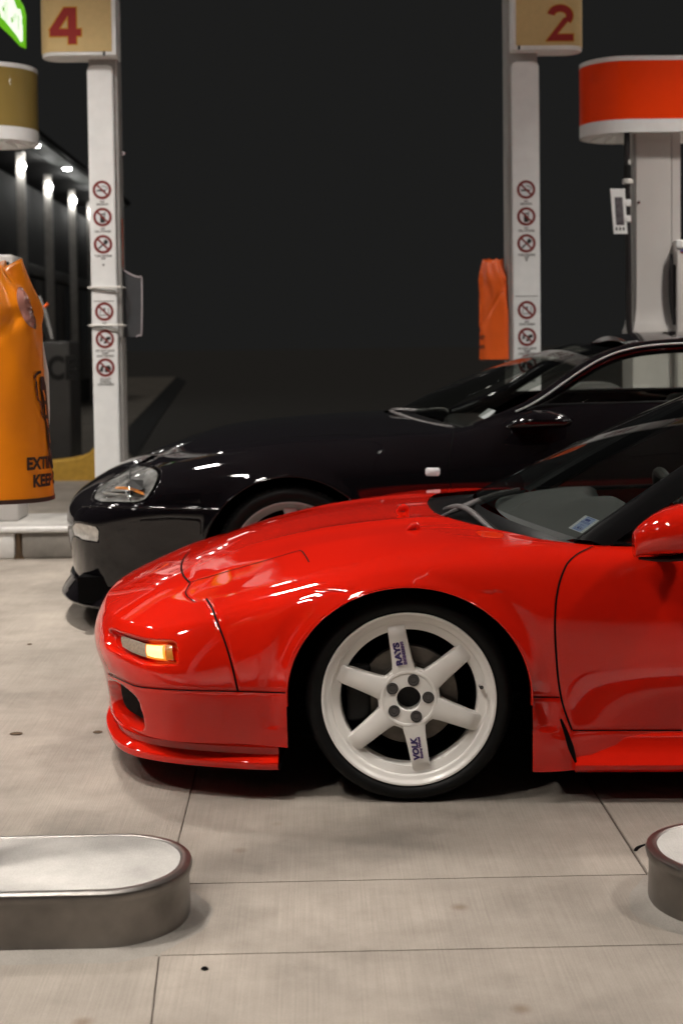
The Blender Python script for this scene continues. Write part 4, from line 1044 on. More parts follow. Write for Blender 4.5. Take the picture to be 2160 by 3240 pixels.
# survey lines (photograph points) of the panel seams, traced on the undisturbed surface
class _O: pass
def bvh_grid(G):
    n, k = G.shape[:2]; return BVHTree.FromPolygons([tuple(v) for v in G.reshape(-1, 3)], grid_faces(n, k))
NS.bvh = [bvh_grid(G0)]
SEAM = {
 'bumper_side': [(653, 1894), (672, 1925), (686, 1966), (709, 2023), (734, 2107), (752, 2187)],
 'bumper_low': [(342, 2132), (372, 2146), (418, 2166), (454, 2175), (555, 2183), (651, 2186), (751, 2188), (830, 2190), (905, 2192)],
 'corner': [(602, 1846), (595, 1858), (588, 1872), (590, 1882), (600, 1893), (616, 1903)],
 'door': [(1874, 1729), (1850, 1740), (1821, 1756), (1798, 1778), (1786, 1798), (1765, 1857), (1755, 1946), (1756, 2036), (1765, 2154), (1780, 2232), (1797, 2282), (1808, 2309)],
 'door_low': [(1810, 2311), (1900, 2311), (2000, 2311), (2100, 2311), (2155, 2311)],
 'skirt_top': [(1682, 2206), (1720, 2206), (1768, 2206)],
}
hits0 = {k: NS.shoot(smooth_poly(v, 8)) for k, v in SEAM.items()}
def groove(G):
    G = G.copy(); flat = G.reshape(-1, 3)
    du = np.gradient(G, axis=0); dv = np.gradient(G, axis=1); N_ = np.cross(dv, du); N_ /= np.linalg.norm(N_, axis=2)[..., None]+1e-12; N_ *= -np.sign(np.median(N_[len(G)//2, :60, 1])); N_ = N_.reshape(-1, 3)
    for k, h in hits0.items():
        P = np.array([q[0] for q in h]); lo, hi = P.min(0)-.02, P.max(0)+.02
        sel = np.where(((flat > lo) & (flat < hi)).all(1))[0]
        if len(sel) == 0: continue
        d2 = np.full(len(sel), 1e9); X = flat[sel]
        for a, b in zip(P[:-1], P[1:]):
            e_ = b-a; t = np.clip((X-a) @ e_/(e_ @ e_+1e-12), 0, 1); d2 = np.minimum(d2, ((X-a-t[:, None]*e_)**2).sum(1))
        flat[sel] = X-N_[sel]*(.0025*np.exp(-d2/.0045**2))[:, None]
    return flat.reshape(G.shape)
G1 = recess(groove(G0)); du = np.gradient(G1, axis=0); dv = np.gradient(G1, axis=1); N1 = np.cross(dv, du); N1 /= np.linalg.norm(N1, axis=2)[..., None]+1e-12
N1 *= -np.sign(np.median(N1[len(G1)//2, :60, 1]))
GT, KILL = trim_arches(G1, AR)
DG = np.array([(.297, -.448), (.364, -.462), (.435, -.483), (.482, -.50), (.517, -.513), (.535, -.53), (.56, -.57)])
DD = np.array([(.08, .40), (.19, .424), (.25, .405), (.321, .389), (.40, .383), (.493, .382), (.567, .391), (.62, .41), (.65, .437), (.664, .475)])
def cls_red(c):
    xd = np.interp(c[:, 2], DG[:, 0], DG[:, 1]); xo = np.interp(c[:, 2], DD[:, 0], DD[:, 1])
    r = np.full(len(c), 1)
    r[(c[:, 0] < xd) | ((c[:, 2] < .297) & (c[:, 0] < -.2))] = 0
    r[(c[:, 0] > xo)] = 2; r[c[:, 0] > 1.46] = 3
    return r
bp = body_parts(GT, N1, KILL, cls_red, [('front_bumper', True), ('front_fender', False), ('door', False), ('rear_body', True)], [M['red']]*4, red, YC)
# hood
r9 = interp_row(G0[:int(20*16)], -1)
_x9 = G0[20*3:20*13, -1, 0]; _y9 = G0[20*3:20*13, -1, 1]; _z9 = G0[20*3:20*13, -1, 2]; _o = np.argsort(_x9)
ybF = lambda x: np.interp(x if x is not None else 0, _x9[_o], _y9[_o]); zbF = lambda x: np.interp(x, _x9[_o], _z9[_o])
zcF = lambda x: np.interp(x, *bsp(np.array([(-.75,.518),(-.70,.535),(-.6,.573),(-.5,.607),(-.38,.638),(-.25,.660),(-.12,.675),(0,.685),(.12,.690),(.3,.695)]), 8).T)
_fy = G0[:20*3+1, -1, 1]; _fx = G0[:20*3+1, -1, 0]; _fo = np.argsort(_fy)
xfF = lambda t: np.interp(YC-t*(YC-_fy.min()), _fy[_fo], _fx[_fo])
xrF = lambda t: np.interp(t, [0, .2, .4, .55, .68, .80, .9, 1.0], [.078, .081, .092, .11, .145, .195, .255, .36])
def hood_red():
    nx, ny = 100, 101; G = np.zeros((nx, ny, 3)); ty = np.linspace(-1, 1, ny)
    for j, t in enumerate(ty):
        a0, a1 = xfF(abs(t)), xrF(abs(t))
        for i in range(nx):
            x = a0+(a1-a0)*i/(nx-1); xx = min(max(x, _x9.min()), .40); hw = YC-ybF(xx); s = abs(t)
            zb_ = zbF(xx); zc_ = zcF(x)
            zfr = zc_-(zc_-zb_)*s**2.0
            # raised shoulders of the hood and the two long creases
            zfr += .006*math.exp(-((s-.62)/.10)**2)*min(1, max(0, (x+.55)/.3))*min(1, max(0, (.20-x)/.15))
            G[i, j] = (x, YC+t*hw, zfr)
    return G
HG = hood_red()
HG[0, :, 2] = HG[0, :, 2]
# the hood's front edge meets the bumper line
for j in range(HG.shape[1]):
    yy = HG[0, j, 1]; yn = yy if yy <= YC else 2*YC-yy
    zt = np.interp(yn, _fy[_fo], G0[:20*3+1, -1, 2][_fo]); dz = zt-HG[0, j, 2]
    wgt = np.exp(-np.arange(HG.shape[0])/8.); HG[:, j, 2] += dz*wgt
def hood_sheet(G, ringN, m, root):
    n, k = G.shape[:2]; du = np.gradient(G, axis=0); dv = np.gradient(G, axis=1); N_ = np.cross(du, dv); N_ /= np.linalg.norm(N_, axis=2)[..., None]+1e-12
    if np.median(N_[..., 2]) < 0: N_ = -N_
    for j in range(4):
        w_ = 1-j/4.
        for jj, sg in ((j, 1), (k-1-j, -1)):
            R_ = ringN(G[:, 0, 0]); R_ = R_*np.array([1, sg, 1]); N_[:, jj] = N_[:, jj]*(1-w_)+R_*w_
    N_ /= np.linalg.norm(N_, axis=2)[..., None]
    o = mk('hood', G.reshape(-1, 3), grid_faces(n, k), m, root, True); o.data.normals_split_custom_set_from_vertices([tuple(v) for v in N_.reshape(-1, 3)]); return o
_n9 = N1[20*3:20*13, -1]
hood = hood_sheet(HG, lambda x: np.stack([np.interp(x, _x9[_o], _n9[_o, c]) for c in range(3)], -1), M['red'], red)
NS.bvh = [bvh_grid(G0), bvh_grid(HG)]
# seams
for k, h in hits0.items():
    ribbon('panel_seam', h, .0050 if k in ('door', 'bumper_side') else .0034, M['gap'], red, .0008 if k != 'door' else .001)
LID = [(604, 1842), (680, 1820), (756, 1798), (850, 1771), (930, 1747), (948, 1743), (958, 1747), (968, 1762), (978, 1780)]
ribbon('headlight_lid_seam', NS.shoot(smooth_poly(LID, 6)), .0040, M['gap'], red, .0016)
FR = [(602, 1845), (586, 1829), (577, 1812), (574, 1796), (577, 1778), (588, 1759), (600, 1748)]
hh = NS.shoot(smooth_poly(FR, 6)); ribbon('hood_front_seam', hh, .0060, M['gap'], red, .0020)
# lower lip
path = bsp(np.array([(-.345, .0), (-.40, .003), (-.50, .022), (-.63, .062), (-.73, .118), (-.80, .200), (-.862, .36), (-.905, .58), (-.922, .86)]), 8)
lipprof = [(-.035, .156), (-.010, .1555), (-.008, .150), (-.012, .144), (-.022, .140), (-.024, .122), (-.018, .116), (-.004, .112), (.002, .107), (.004, .098), (.000, .088), (-.012, .083), (-.07, .083)]
sweep('front_lip', path, lipprof, M['red'], red, YC)
NS_lip = [(-.51, .025), (-.50, .022)]
tray = [(p[0]+.006, p[1]+.004) for p in path]; tray += [(a, 2*YC-b) for a, b in tray[::-1]]
extrude_poly('light_block_tray', tray, .086, .100, M['gap'], red, 'xy', 0, False)  # unseen black tray, added to darken the ground under the nose
# side skirt
sp = np.array([(x, .0) for x in np.linspace(.428, 2.16, 30)])
for mside in (0, 1): sweep('side_skirt', np.c_[sp[:, 0], 2*YC-sp[:, 1]] if mside else sp, [(-.03, .180), (-.012, .179), (-.006, .172), (-.004, .150), (.006, .128), (.024, .116), (.032, .106), (.030, .094), (.018, .085), (-.05, .083)], M['red'], red, YC, False, flipout=mside)
tube('skirt_gap', [(.392, -.021, .225), (.405, -.018, .19), (.418, -.020, .15), (.430, -.024, .112)], [.003, .006, .008, .003], M['gap'], red, 8)
# headlight lid details: lamps in the bumper
def lamp_patch(poly, inset, name, m, parent, off):
    h = NS.shoot(poly); V = [q[0]-q[1]*off for q in h]; c = np.mean(V, 0); nn = np.mean([q[1] for q in h], 0)
    n = len(V); return mk(name, list(V)+[c+nn*.004], [(i, (i+1) % n, n) for i in range(n)], m, parent, True)
NS.bvh = [bvh_grid(G0)]
def strip_lamp(top, bot, name, m, parent, off, n=6):
    ht = NS.shoot(smooth_poly(top, n)); hb = NS.shoot(smooth_poly(bot, n)); k = min(len(ht), len(hb)); G = []
    for a, b in zip(ht[:k], hb[:k]):
        pa, pb = a[0]-a[1]*off, b[0]-b[1]*off; nn = (a[1]+b[1])/2
        G.append([pa-nn*.012, pa, pa*.7+pb*.3+nn*.003, pa*.3+pb*.7+nn*.003, pb, pb-nn*.012])
    return gridmesh(name, np.array(G), m, parent, True, 40)
tl = strip_lamp([(374, 2006), (410, 2018), (452, 2032)], [(377, 2043), (415, 2064), (455, 2077)], 'side_lamp_lens', M['clear_lens'], red, .012)
strip_lamp([(455, 2033), (490, 2036), (518, 2036)], [(457, 2078), (490, 2085), (520, 2087)], 'turn_signal', M['amber'], red, .010)
strip_lamp([(461, 2038), (485, 2041), (512, 2041)], [(462, 2072), (485, 2079), (514, 2082)], 'lit_bulb_glow', M['bulb'], red, .0055)
strip_lamp([(520, 2036), (530, 2037), (539, 2038)], [(521, 2087), (534, 2087), (545, 2086)], 'side_reflector', M['amber_dim'], red, .010)
DC = DUCT.mean(0); DUCT_IN = DC+(DUCT-DC)*.86+np.array([2, -12])
h_ = NS.shoot(DUCT_IN); mk('brake_duct_mesh', [q[0]-q[1]*.024 for q in h_], [tuple(range(len(h_)))], M['gap'], red, False)
# washer nozzles
NS.bvh = [bvh_grid(HG)]
for p in [(1271, 1618), (1305, 1676)]:
    q = NS.shoot([p])
    if q:
        P = q[0][0]; tube('washer_nozzle', [P+np.array([-.016, 0, -.002]), P+np.array([-.002, 0, .010]), P+np.array([.010, 0, .013]), P+np.array([.016, 0, -.002])], [.003, .010, .009, .006], M['red'], red, 12, sub=4)
# wheels and liners
white_wheel(red, 0, .273, .0, .2286, .2735, 1); white_wheel(red, 2.53, .29, -.005, .2286*1.06, .292, 1, False)
white_wheel(red, 0, .273, 2*YC, .2286, .2735, -1, False); white_wheel(red, 2.53, .29, 2*YC, .2286*1.06, .292, -1, False)
for (ax, az, rr) in ((0, .286, (.319, .290)), (2.53, .30, (.335, .305))):
    liner(red, ax, az, *rr, .0, .30, -.041, M['red']); liner(red, ax, az, *rr, 2*YC, 2*YC-.30, 2*YC+.041, M['red'])
box('underbody_block', (-.62, .10, .090), (-.36, 2*YC-.10, .20), M['gap'], red, 0, world=False); box('underbody_block', (.36, .04, .088), (2.15, 2*YC-.04, .20), M['gap'], red, 0, world=False); box('underbody_block', (-.4, .32, .090), (3.2, 2*YC-.32, .21), M['gap'], red, 0, world=False)  # black boxes put under the car to block light and deepen its shade
box('engine_bay_block', (-.34, .36, .20), (.34, 2*YC-.36, .52), M['gap'], red, 0, world=False)
# cowl, windscreen and cabin
def bowcurve(c, e_, n=31):
    """symmetric curve from near corner e_ to centre c to the far corner"""
    t = np.linspace(-1, 1, n); return np.array([(c[0]+(e_[0]-c[0])*abs(a)**2.1, YC+a*(YC-e_[1]), c[2]+(e_[2]-c[2])*abs(a)**2.0) for a in t])
cow_f = np.array([(xrF(abs(t))-.004, YC+t*(YC-ybF(min(xrF(abs(t)), .40))), zbF(min(xrF(abs(t)), .4))-.012+(zcF(.08)-zbF(.3))*(1-t*t)) for t in np.linspace(-1, 1, 31)])
wb = bowcurve((.235, YC, .715), (.470, .165, .668)); wt = bowcurve((.99, YC, 1.052), (1.10, .37, 1.035))
loft('cowl_panel', cow_f, wb+np.array([-.01, 0, -.012]), M['trim'], red, 8, -.02)
ws, WG = loft('windscreen', wb, wt, M['screen'], red, 24, .012, (-.5, 0, .8))
# black ceramic border and A pillars
def strip_along(name, pts, wd, m, th=.03, dirv=(0, 1, 0)):
    pass
def pillar(side):
    cs = []; n = 24
    base0, base1 = np.array([.450, .150, .666]), np.array([.535, .116, .652]); top0, top1 = np.array([1.06, .350, 1.025]), np.array([1.15, .305, 1.012])
    G = []
    for t in np.linspace(0, 1, n):
        a = base0*(1-t)+top0*t; b = base1*(1-t)+top1*t; bow = np.array([-.004, -.010, .008])*4*t*(1-t)
        a, b = a+bow, b+bow; mid = (a+b)/2+np.array([0, -.012, .010]); wd = 1
        G.append([a+np.array([.02, .05, -.01]), a, a*.7+mid*.3+np.array([0, -.004, .004]), mid, b*.7+mid*.3, b, b+np.array([0, .03, -.01])])
    G = np.array(G)
    if side: G = mirrorG(G, YC)[:, ::-1]
    return gridmesh('a_pillar', G, M['trim'], red, True, 50), G
_, PG = pillar(0); pillar(1)
# roof and rear
rrail = bsp(np.array([(1.10, .345, 1.025), (1.35, .335, 1.065), (1.7, .35, 1.065), (2.05, .40, 1.02), (2.45, .46, .90), (2.8, .48, .79)]), 6)
RG = np.array([[(p[0], p[1]+(2*YC-2*p[1])*t, p[2]+.030*(1-(2*t-1)**2)) for t in np.linspace(0, 1, 25)] for p in rrail])
k1 = int(len(rrail)*.55)
slab('roof', RG[:k1][::-1], .02, M['trim'], red); gridmesh('rear_window', RG[k1-1:], M['glass'], red)
belt = np.array([(x, np.interp(x, [.47, .62, 1.0, 1.45, 1.9, 2.25, 2.8], [.145, .11, .105, .125, .225, .30, .42]), np.interp(x, [.47, .62, 1., 1.45, 1.9, 2.25, 2.8], [.660, .652, .661, .688, .726, .748, .765])) for x in np.linspace(.50, 2.8, 40)])
railx = np.concatenate([PG[:, 5], rrail]); 
up_ = np.array([railx[np.argmin(abs(railx[:, 0]-x))] for x in belt[:, 0]])
up_ = np.stack([np.interp(belt[:, 0], railx[:, 0], railx[:, c]) for c in range(3)], -1)
for s in (0, 1):
    A_, B_ = belt.copy(), up_.copy()
    if s: A_[:, 1] = 2*YC-A_[:, 1]; B_[:, 1] = 2*YC-B_[:, 1]
    kk = 20
    loft('side_window', A_[:kk], B_[:kk], M['glass'], red, 8, .012, (0, -1 if not s else 1, 0)); loft('rear_quarter_panel', A_[kk-1:], B_[kk-1:], M['trim'], red, 8, .012, (0, -1 if not s else 1, 0))
    tube('belt_seal', A_+np.array([0, 0, .004]), .008, M['trim'], red, 8, sub=0)
# rear deck
dk = np.array([[(x, YC+t*(YC-np.interp(x, [1.9, 2.25, 2.53, 2.85, 3.16], [.22, .28, .32, .36, .56])), np.interp(x, [1.9, 2.25, 2.53, 2.85, 3.16], [.728, .75, .757, .762, .772])) for t in np.linspace(-1, 1, 21)] for x in np.linspace(1.9, 3.16, 24)])
gridmesh('rear_deck', dk, M['red'], red, True)
# dashboard with instrument hood, seats, steering wheel
dg = []
for a in np.linspace(-1, 1, 41):
    y = YC+a*.62; row = []
    bin_ = math.exp(-((y-.50)/.17)**2); ctr = math.exp(-((y-.86)/.2)**2)
    for s in np.linspace(0, 1, 20):
        x = .30+.10*abs(a)**2+s*.36; z = .668+.030*math.sin(min(1, s*1.3)*math.pi/2)+.050*bin_*max(0, min(1, (s-.25)/.35))+.02*ctr*s
        if s > .82: z -= (s-.82)**1.3*1.6
        row.append((x, y, z-.02*abs(a)**3))
    dg.append(row)
gridmesh('dashboard', np.array(dg), M['dash'], red, True)
box('dash_front', (.62, .25, .30), (.68, 2*YC-.25, .64), M['seat'], red, .02, world=False)
for sy in (.45, 1.26):
    V = []
    stt = [(1.10, .30, .24, .06), (1.22, .46, .25, .07), (1.34, .68, .24, .08), (1.41, .84, .20, .06), (1.44, .92, .13, .05), (1.46, .985, .12, .04), (1.465, 1.0, .06, .02)]
    for (x, z, hw, dp) in stt:
        for k in range(20): q = 2*math.pi*k/20; V.append((x+dp*math.cos(q), sy+hw*math.sin(q), z))
    Fc = [(i*20+k, i*20+(k+1) % 20, (i+1)*20+(k+1) % 20, (i+1)*20+k) for i in range(len(stt)-1) for k in range(20)]
    mk('seat', V, Fc, M['seat'], red, True); box('seat_cushion', (.82, sy-.24, .24), (1.30, sy+.24, .38), M['seat'], red, .05, 3, world=False)
sw = lathe('steering_wheel', [(.17+.016*math.cos(a), .016*math.sin(a)) for a in np.linspace(0, 2*math.pi, 13)], M['seat'], red, 48)
sw.location = (.80, .46, .66); sw.rotation_euler = (0, 0, 0); sw.rotation_euler = (math.radians(0), math.radians(0), math.radians(90)); 
sw.rotation_euler = (math.radians(-20), 0, math.radians(90))
box('cabin_floor', (.35, .15, .19), (2.0, 2*YC-.15, .25), M['gap'], red, 0, world=False); box('bulkhead', (1.75, .2, .2), (1.82, 2*YC-.2, .92), M['seat'], red, .03, world=False)
box('interior_mirror', (.93, YC-.12, .955), (.95, YC+.12, 1.005), M['dark'], red, .01, world=False)
# inspection sticker inside the glass
NS.bvh = [bvh_grid(WG)]
cs = NS.shoot([(1794, 1665), (1848, 1625), (1887, 1638), (1838, 1682)])
if len(cs) == 4:
    P = [q[0]-q[1]*.006 for q in cs]; ex_ = P[1]-P[0]; ez_ = P[3]-P[0]
    def stq(u0, u1, v0, v1, h):
        nn = -np.mean([q[1] for q in cs], 0)*-1
        return np.array([P[0]+ex_*u+ez_*v+nn*h for u, v in ((u0, v0), (u1, v0), (u1, v1), (u0, v1))]), [(0, 1, 2, 3)]
    parts = [stq(0, 1, 0, 1, 0)+(0,), stq(.02, .98, .18, .84, .0005)+(1,), stq(.70, .84, .30, .62, .001)+(2,), stq(.14, .24, .28, .78, .001)+(2,)]
    for (u, v0, v1) in ((.93, .25, .75), (.42, .35, .62), (.34, .42, .55), (.28, .33, .68), (.08, .3, .7)): parts.append(stq(u-.012, u+.012, v0, v1, .001)+(2,))
    for u in np.linspace(.08, .92, 8):
        parts.append(stq(u-.015, u+.015, .07, .11, .001)+(3,)); parts.append(stq(u-.015, u+.015, .90, .94, .001)+(3,))
    for u in (.165, .21): pass
    parts += [stq(.155, .225, .33, .40, .0015)+(0,), stq(.155, .225, .56, .60, .0015)+(0,), stq(.155, .225, .70, .75, .0015)+(0,)]
    mkmulti('inspection_sticker', parts, [M['paper'], M['blue'], M['navy'], M['inkgrey']], red)
    V, Fc = textmesh('NOVA SCOTIA', .2, .004, 0, 1., 0.); V[:, 0] *= .60/(V[:, 0].max()-V[:, 0].min()); V[:, 1] *= .14/(V[:, 1].max()-V[:, 1].min())
    nn = np.mean([q[1] for q in cs], 0)
    mk('sticker_lettering', np.array([P[0]+ex_*(.58+b)+ez_*(.51+a)+nn*.002 for a, b, _ in V]), Fc, M['navy'], red, False)
# wipers
for pts in [[(1392, 1636), (1470, 1602), (1560, 1566), (1640, 1548)], [(1404, 1612), (1420, 1607), (1455, 1604), (1490, 1620), (1530, 1655), (1562, 1682)]]:
    h = []
    for (x, y) in smooth_poly(pts, 5):
        P = NS.un(x, y, np.interp(x, [1390, 1460, 1640], [.70, .62, 1.35]) if pts[0][0] < 1400 else np.interp(x, [1400, 1460, 1562], [.72, .62, .36])); h.append(P)
    w_ = tube('wiper', h, [.005, .010, .009, .006], M['wiper'], red, 8, sub=0)
    tube('wiper_blade', np.array(h)[6:]+np.array([.02, .0, -.006]), .004, M['dark'], w_, 6, sub=0)
# door mirror
mp = [(2.04, 0)]
mst = [(2022, 1758, .05), (2050, 1728, .35), (2082, 1668, .75), (2112, 1628, .9), (2146, 1604, 1.0), (2190, 1592, 1.0), (2230, 1600, .85), (2248, 1640, .5)]
V = []; ms = []
C0 = NS.un(2150, 1700, -.10)
prof = [(-.112, .0, -.052, .010), (-.100, .0, -.048, .026), (-.085, .006, -.046, .038), (-.06, .012, -.044, .055), (-.03, .018, -.042, .070), (.0, .018, -.042, .080), (.035, .012, -.044, .084), (.06, .0, -.050, .080), (.064, .0, -.050, .076)]
for (dx, zo, zlo, zhi) in prof:
    for k in range(24):
        q = 2*math.pi*k/24; cz = (zlo+zhi)/2; hz_ = (zhi-zlo)/2; hy = .030+.055*min(1, (dx+.115)/.07)
        cq, sq_ = math.cos(q), math.sin(q); pw = .8
        V.append((C0[0]+dx, C0[1]+.02+hy*np.sign(cq)*abs(cq)**pw, C0[2]+cz+hz_*np.sign(sq_)*abs(sq_)**pw))
n = 24; Fc = [(i*n+k, i*n+(k+1) % n, (i+1)*n+(k+1) % n, (i+1)*n+k) for i in range(len(prof)-1) for k in range(n)]+[tuple(range(n))[::-1]]
dm = mk('door_mirror', V, Fc, M['red'], red, True, None, False, 50)
mk('mirror_glass', V[-n:], [tuple(range(n))], M['chrome'], dm, False)
tube('mirror_base', [C0+np.array([-.10, .02, -.055]), C0+np.array([-.05, .02, -.058]), C0+np.array([0, .03, -.057]), C0+np.array([.05, .05, -.056])], [.010, .020, .024, .020], M['dark'], dm, 12, sub=4, flat=.35)
box('mirror_arm', (C0[0]-.06, C0[1]+.03, C0[2]-.05), (C0[0]+.03, .12, C0[2]-.015), M['dark'], dm, .008, world=False)

# ================================================================== BLACK CAR
BS = Car(919, 1778, 5.83, math.radians(-2)); YB = .88
blk = empty('black_coupe', tuple(BS.o), BS.a, 'glossy black coupe parked behind the red car', 'car')
BN = np.array([
 col((-1.03,.88,.20),(-1.04,.88,.28),(-1.052,.88,.36),(-1.058,.88,.43),(-1.052,.88,.48),(-1.036,.88,.515),(-1.012,.88,.545),(-.978,.88,.573),(-.935,.88,.602),(-.875,.88,.640)),
 col((-1.005,.55,.20),(-1.015,.55,.28),(-1.027,.55,.36),(-1.033,.55,.43),(-1.027,.55,.482),(-1.010,.55,.518),(-.985,.55,.547),(-.95,.555,.576),(-.905,.565,.608),(-.845,.58,.648)),
 col((-.93,.30,.20),(-.94,.29,.28),(-.95,.28,.36),(-.956,.28,.43),(-.948,.285,.49),(-.924,.305,.532),(-.885,.33,.567),(-.848,.36,.600),(-.805,.39,.634),(-.755,.43,.672)),
 col((-.83,.14,.20),(-.84,.125,.28),(-.85,.115,.36),(-.856,.11,.43),(-.852,.115,.50),(-.836,.14,.545),(-.806,.18,.585),(-.775,.225,.615),(-.735,.28,.650),(-.69,.35,.690)),
 col((-.66,.05,.20),(-.67,.04,.28),(-.67,.03,.36),(-.67,.022,.45),(-.67,.025,.535),(-.655,.05,.595),(-.64,.095,.645),(-.625,.155,.68),(-.61,.22,.705),(-.585,.315,.733)),
 colx(-.5, [(.02,.2),(.01,.28),(0,.36),(-.005,.45),(-.006,.54),(.018,.62),(.06,.675),(.12,.71),(.20,.737),(.315,.766)]),
 colx(-.35, [(.01,.2),(0,.28),(-.01,.36),(-.016,.45),(-.016,.54),(.005,.635),(.045,.70),(.11,.74),(.19,.766),(.31,.792)]),
 colx(-.18, [(.0,.2),(-.01,.28),(-.02,.36),(-.026,.45),(-.026,.54),(-.010,.645),(.035,.718),(.10,.763),(.18,.788),(.31,.811)]),
 colx(0, [(.0,.2),(-.01,.28),(-.02,.36),(-.03,.45),(-.030,.54),(-.015,.655),(.030,.735),(.10,.785),(.18,.807),(.31,.826)]),
 colx(.18, [(.0,.2),(-.01,.28),(-.02,.36),(-.03,.45),(-.030,.54),(-.018,.66),(.030,.745),(.10,.795),(.18,.817),(.31,.836)]),
 colx(.36, [(-.005,.16),(-.01,.26),(-.015,.36),(-.023,.45),(-.025,.54),(-.018,.66),(.025,.752),(.09,.804),(.17,.825),(.30,.842)]),
 colx(.55, [(-.005,.16),(-.005,.26),(-.01,.36),(-.018,.45),(-.022,.54),(-.018,.66),(.020,.757),(.07,.81),(.13,.831),(.24,.846)]),
 colx(.75, [(-.005,.16),(-.003,.26),(-.01,.36),(-.018,.45),(-.022,.54),(-.018,.66),(.012,.760),(.05,.815),(.09,.838),(.14,.851)]),
 colx(1.05, [(-.005,.16),(-.003,.26),(-.01,.36),(-.018,.45),(-.022,.54),(-.018,.66),(.006,.765),(.036,.845),(.06,.898),(.085,.932)]),
 colx(1.55, [(-.005,.16),(-.003,.26),(-.01,.36),(-.018,.45),(-.024,.54),(-.022,.66),(.002,.775),(.034,.855),(.06,.905),(.085,.940)]),
 colx(2.0, [(-.005,.18),(-.01,.28),(-.02,.38),(-.03,.47),(-.035,.56),(-.032,.68),(-.005,.79),(.040,.87),(.08,.915),(.13,.945)]),
 colx(2.55, [(0,.2),(-.01,.3),(-.03,.4),(-.045,.49),(-.050,.58),(-.040,.70),(0,.81),(.06,.88),(.13,.92),(.24,.945)]),
 colx(2.95, [(.02,.22),(.01,.32),(-.01,.42),(-.02,.5),(-.025,.59),(-.010,.70),(.03,.80),(.09,.87),(.17,.91),(.30,.93)]),
 col((3.20,.16,.25),(3.22,.15,.34),(3.24,.15,.43),(3.24,.15,.51),(3.23,.16,.6),(3.22,.18,.7),(3.19,.22,.79),(3.15,.27,.85),(3.10,.34,.885),(3.02,.44,.905)),
 col((3.33,.40,.25),(3.36,.40,.34),(3.38,.40,.43),(3.38,.40,.51),(3.37,.40,.6),(3.36,.41,.7),(3.33,.43,.79),(3.28,.47,.85),(3.22,.52,.885),(3.12,.58,.905)),
 col((3.37,.88,.25),(3.40,.88,.34),(3.42,.88,.43),(3.42,.88,.51),(3.41,.88,.6),(3.40,.88,.7),(3.37,.88,.79),(3.32,.88,.85),(3.25,.88,.885),(3.14,.88,.905)),
])
AB = [(0, .315, .362, .352), (2.55, .32, .375, .36)]
def flare_b(G):
    G = G.copy()
    for (ax, az, rx, rz) in AB:
        d = np.sqrt(((G[..., 0]-ax)/rx)**2+((G[..., 2]-az)/rz)**2)
        G[..., 1] -= np.exp(-((d-1.0)/.06)**2)*.007*(G[..., 1] < .3)
    # bumper step under the lamps
    s = 1/(1+np.exp(-(G[..., 2]-.540)/.004)); f = (G[..., 0] < -.36)&(G[..., 2]<.60)
    G[..., 1] += np.where(f & (G[..., 1] < .3), s*.008*np.clip((.60-G[..., 2])/.05, 0, 1), 0)
    return G
HEAD = bsp(np.array([(292, 1578), (300, 1553), (326, 1530), (376, 1502), (413, 1480), (447, 1471), (489, 1480), (505, 1496), (497, 1530), (478, 1561), (448, 1590), (376, 1590), (315, 1590), (292, 1578)]), 3)[:-1]
FOG = [(230, 1668), (240, 1657), (252, 1656), (303, 1667), (313, 1680), (312, 1705), (308, 1713), (264, 1706), (238, 1693)]
B0, BN0 = body_ring(BN, YB, 16, 14, AB, [flare_b])
BS.bvh = [bvh_grid(B0)]
hB = {}
for k, v in {'door': [(1436, 1362), (1425, 1420), (1418, 1470), (1424, 1530), (1440, 1600)], 'bumper': [(262, 1602), (330, 1603), (400, 1604), (500, 1607), (581, 1609), (650, 1611), (700, 1612)], 'bumper_fender': [(690, 1612), (704, 1585)]}.items(): hB[k] = BS.shoot(smooth_poly(v, 6))
def recess_b(G):
    G = G.copy(); px = BS.px(G); zone = (G[..., 0] < -.4) & (G[..., 1] < .6)
    du = np.gradient(G, axis=0); dv = np.gradient(G, axis=1); N_ = np.cross(dv, du); N_ /= np.linalg.norm(N_, axis=2)[..., None]+1e-12; N_ *= -np.sign(np.median(N_[len(G)//2, :60, 1]))
    for (poly, dep, wd) in ((HEAD, .024, 6.), (FOG, .012, 5.)):
        sd = inpoly_sd(poly, px[..., 0], px[..., 1]); t = np.clip((sd+wd*.35)/wd, 0, 1); G -= N_*(t*t*(3-2*t)*dep*zone)[..., None]
    return G
B1 = recess_b(B0); du = np.gradient(B1, axis=0); dv = np.gradient(B1, axis=1); NB1 = np.cross(dv, du); NB1 /= np.linalg.norm(NB1, axis=2)[..., None]+1e-12; NB1 *= -np.sign(np.median(NB1[len(B1)//2, :60, 1]))
BT, BK = trim_arches(B1, AB)
def cls_blk(c):
    r = np.full(len(c), 1); r[(c[:, 0] < -.30) & (c[:, 2] < .540)] = 0; r[(c[:, 0] < -.72) & (c[:, 2] < .66)] = 0; r[c[:, 0] > .70] = 2; r[c[:, 0] > 1.75] = 3; return r
body_parts(BT, NB1, BK, cls_blk, [('front_bumper', True), ('front_fender', False), ('door', False), ('rear_body', True)], [M['black_paint']]*4, blk, YB)
ribbon('panel_seam', hB['door'], .005, M['gap'], blk, .001)
tube('bumper_edge', [h[0]-h[1]*.001 for h in hB['bumper']], .0045, M['black_paint'], blk, 10, sub=0)  # raised glossy bead, added to catch the lamps as a bright line
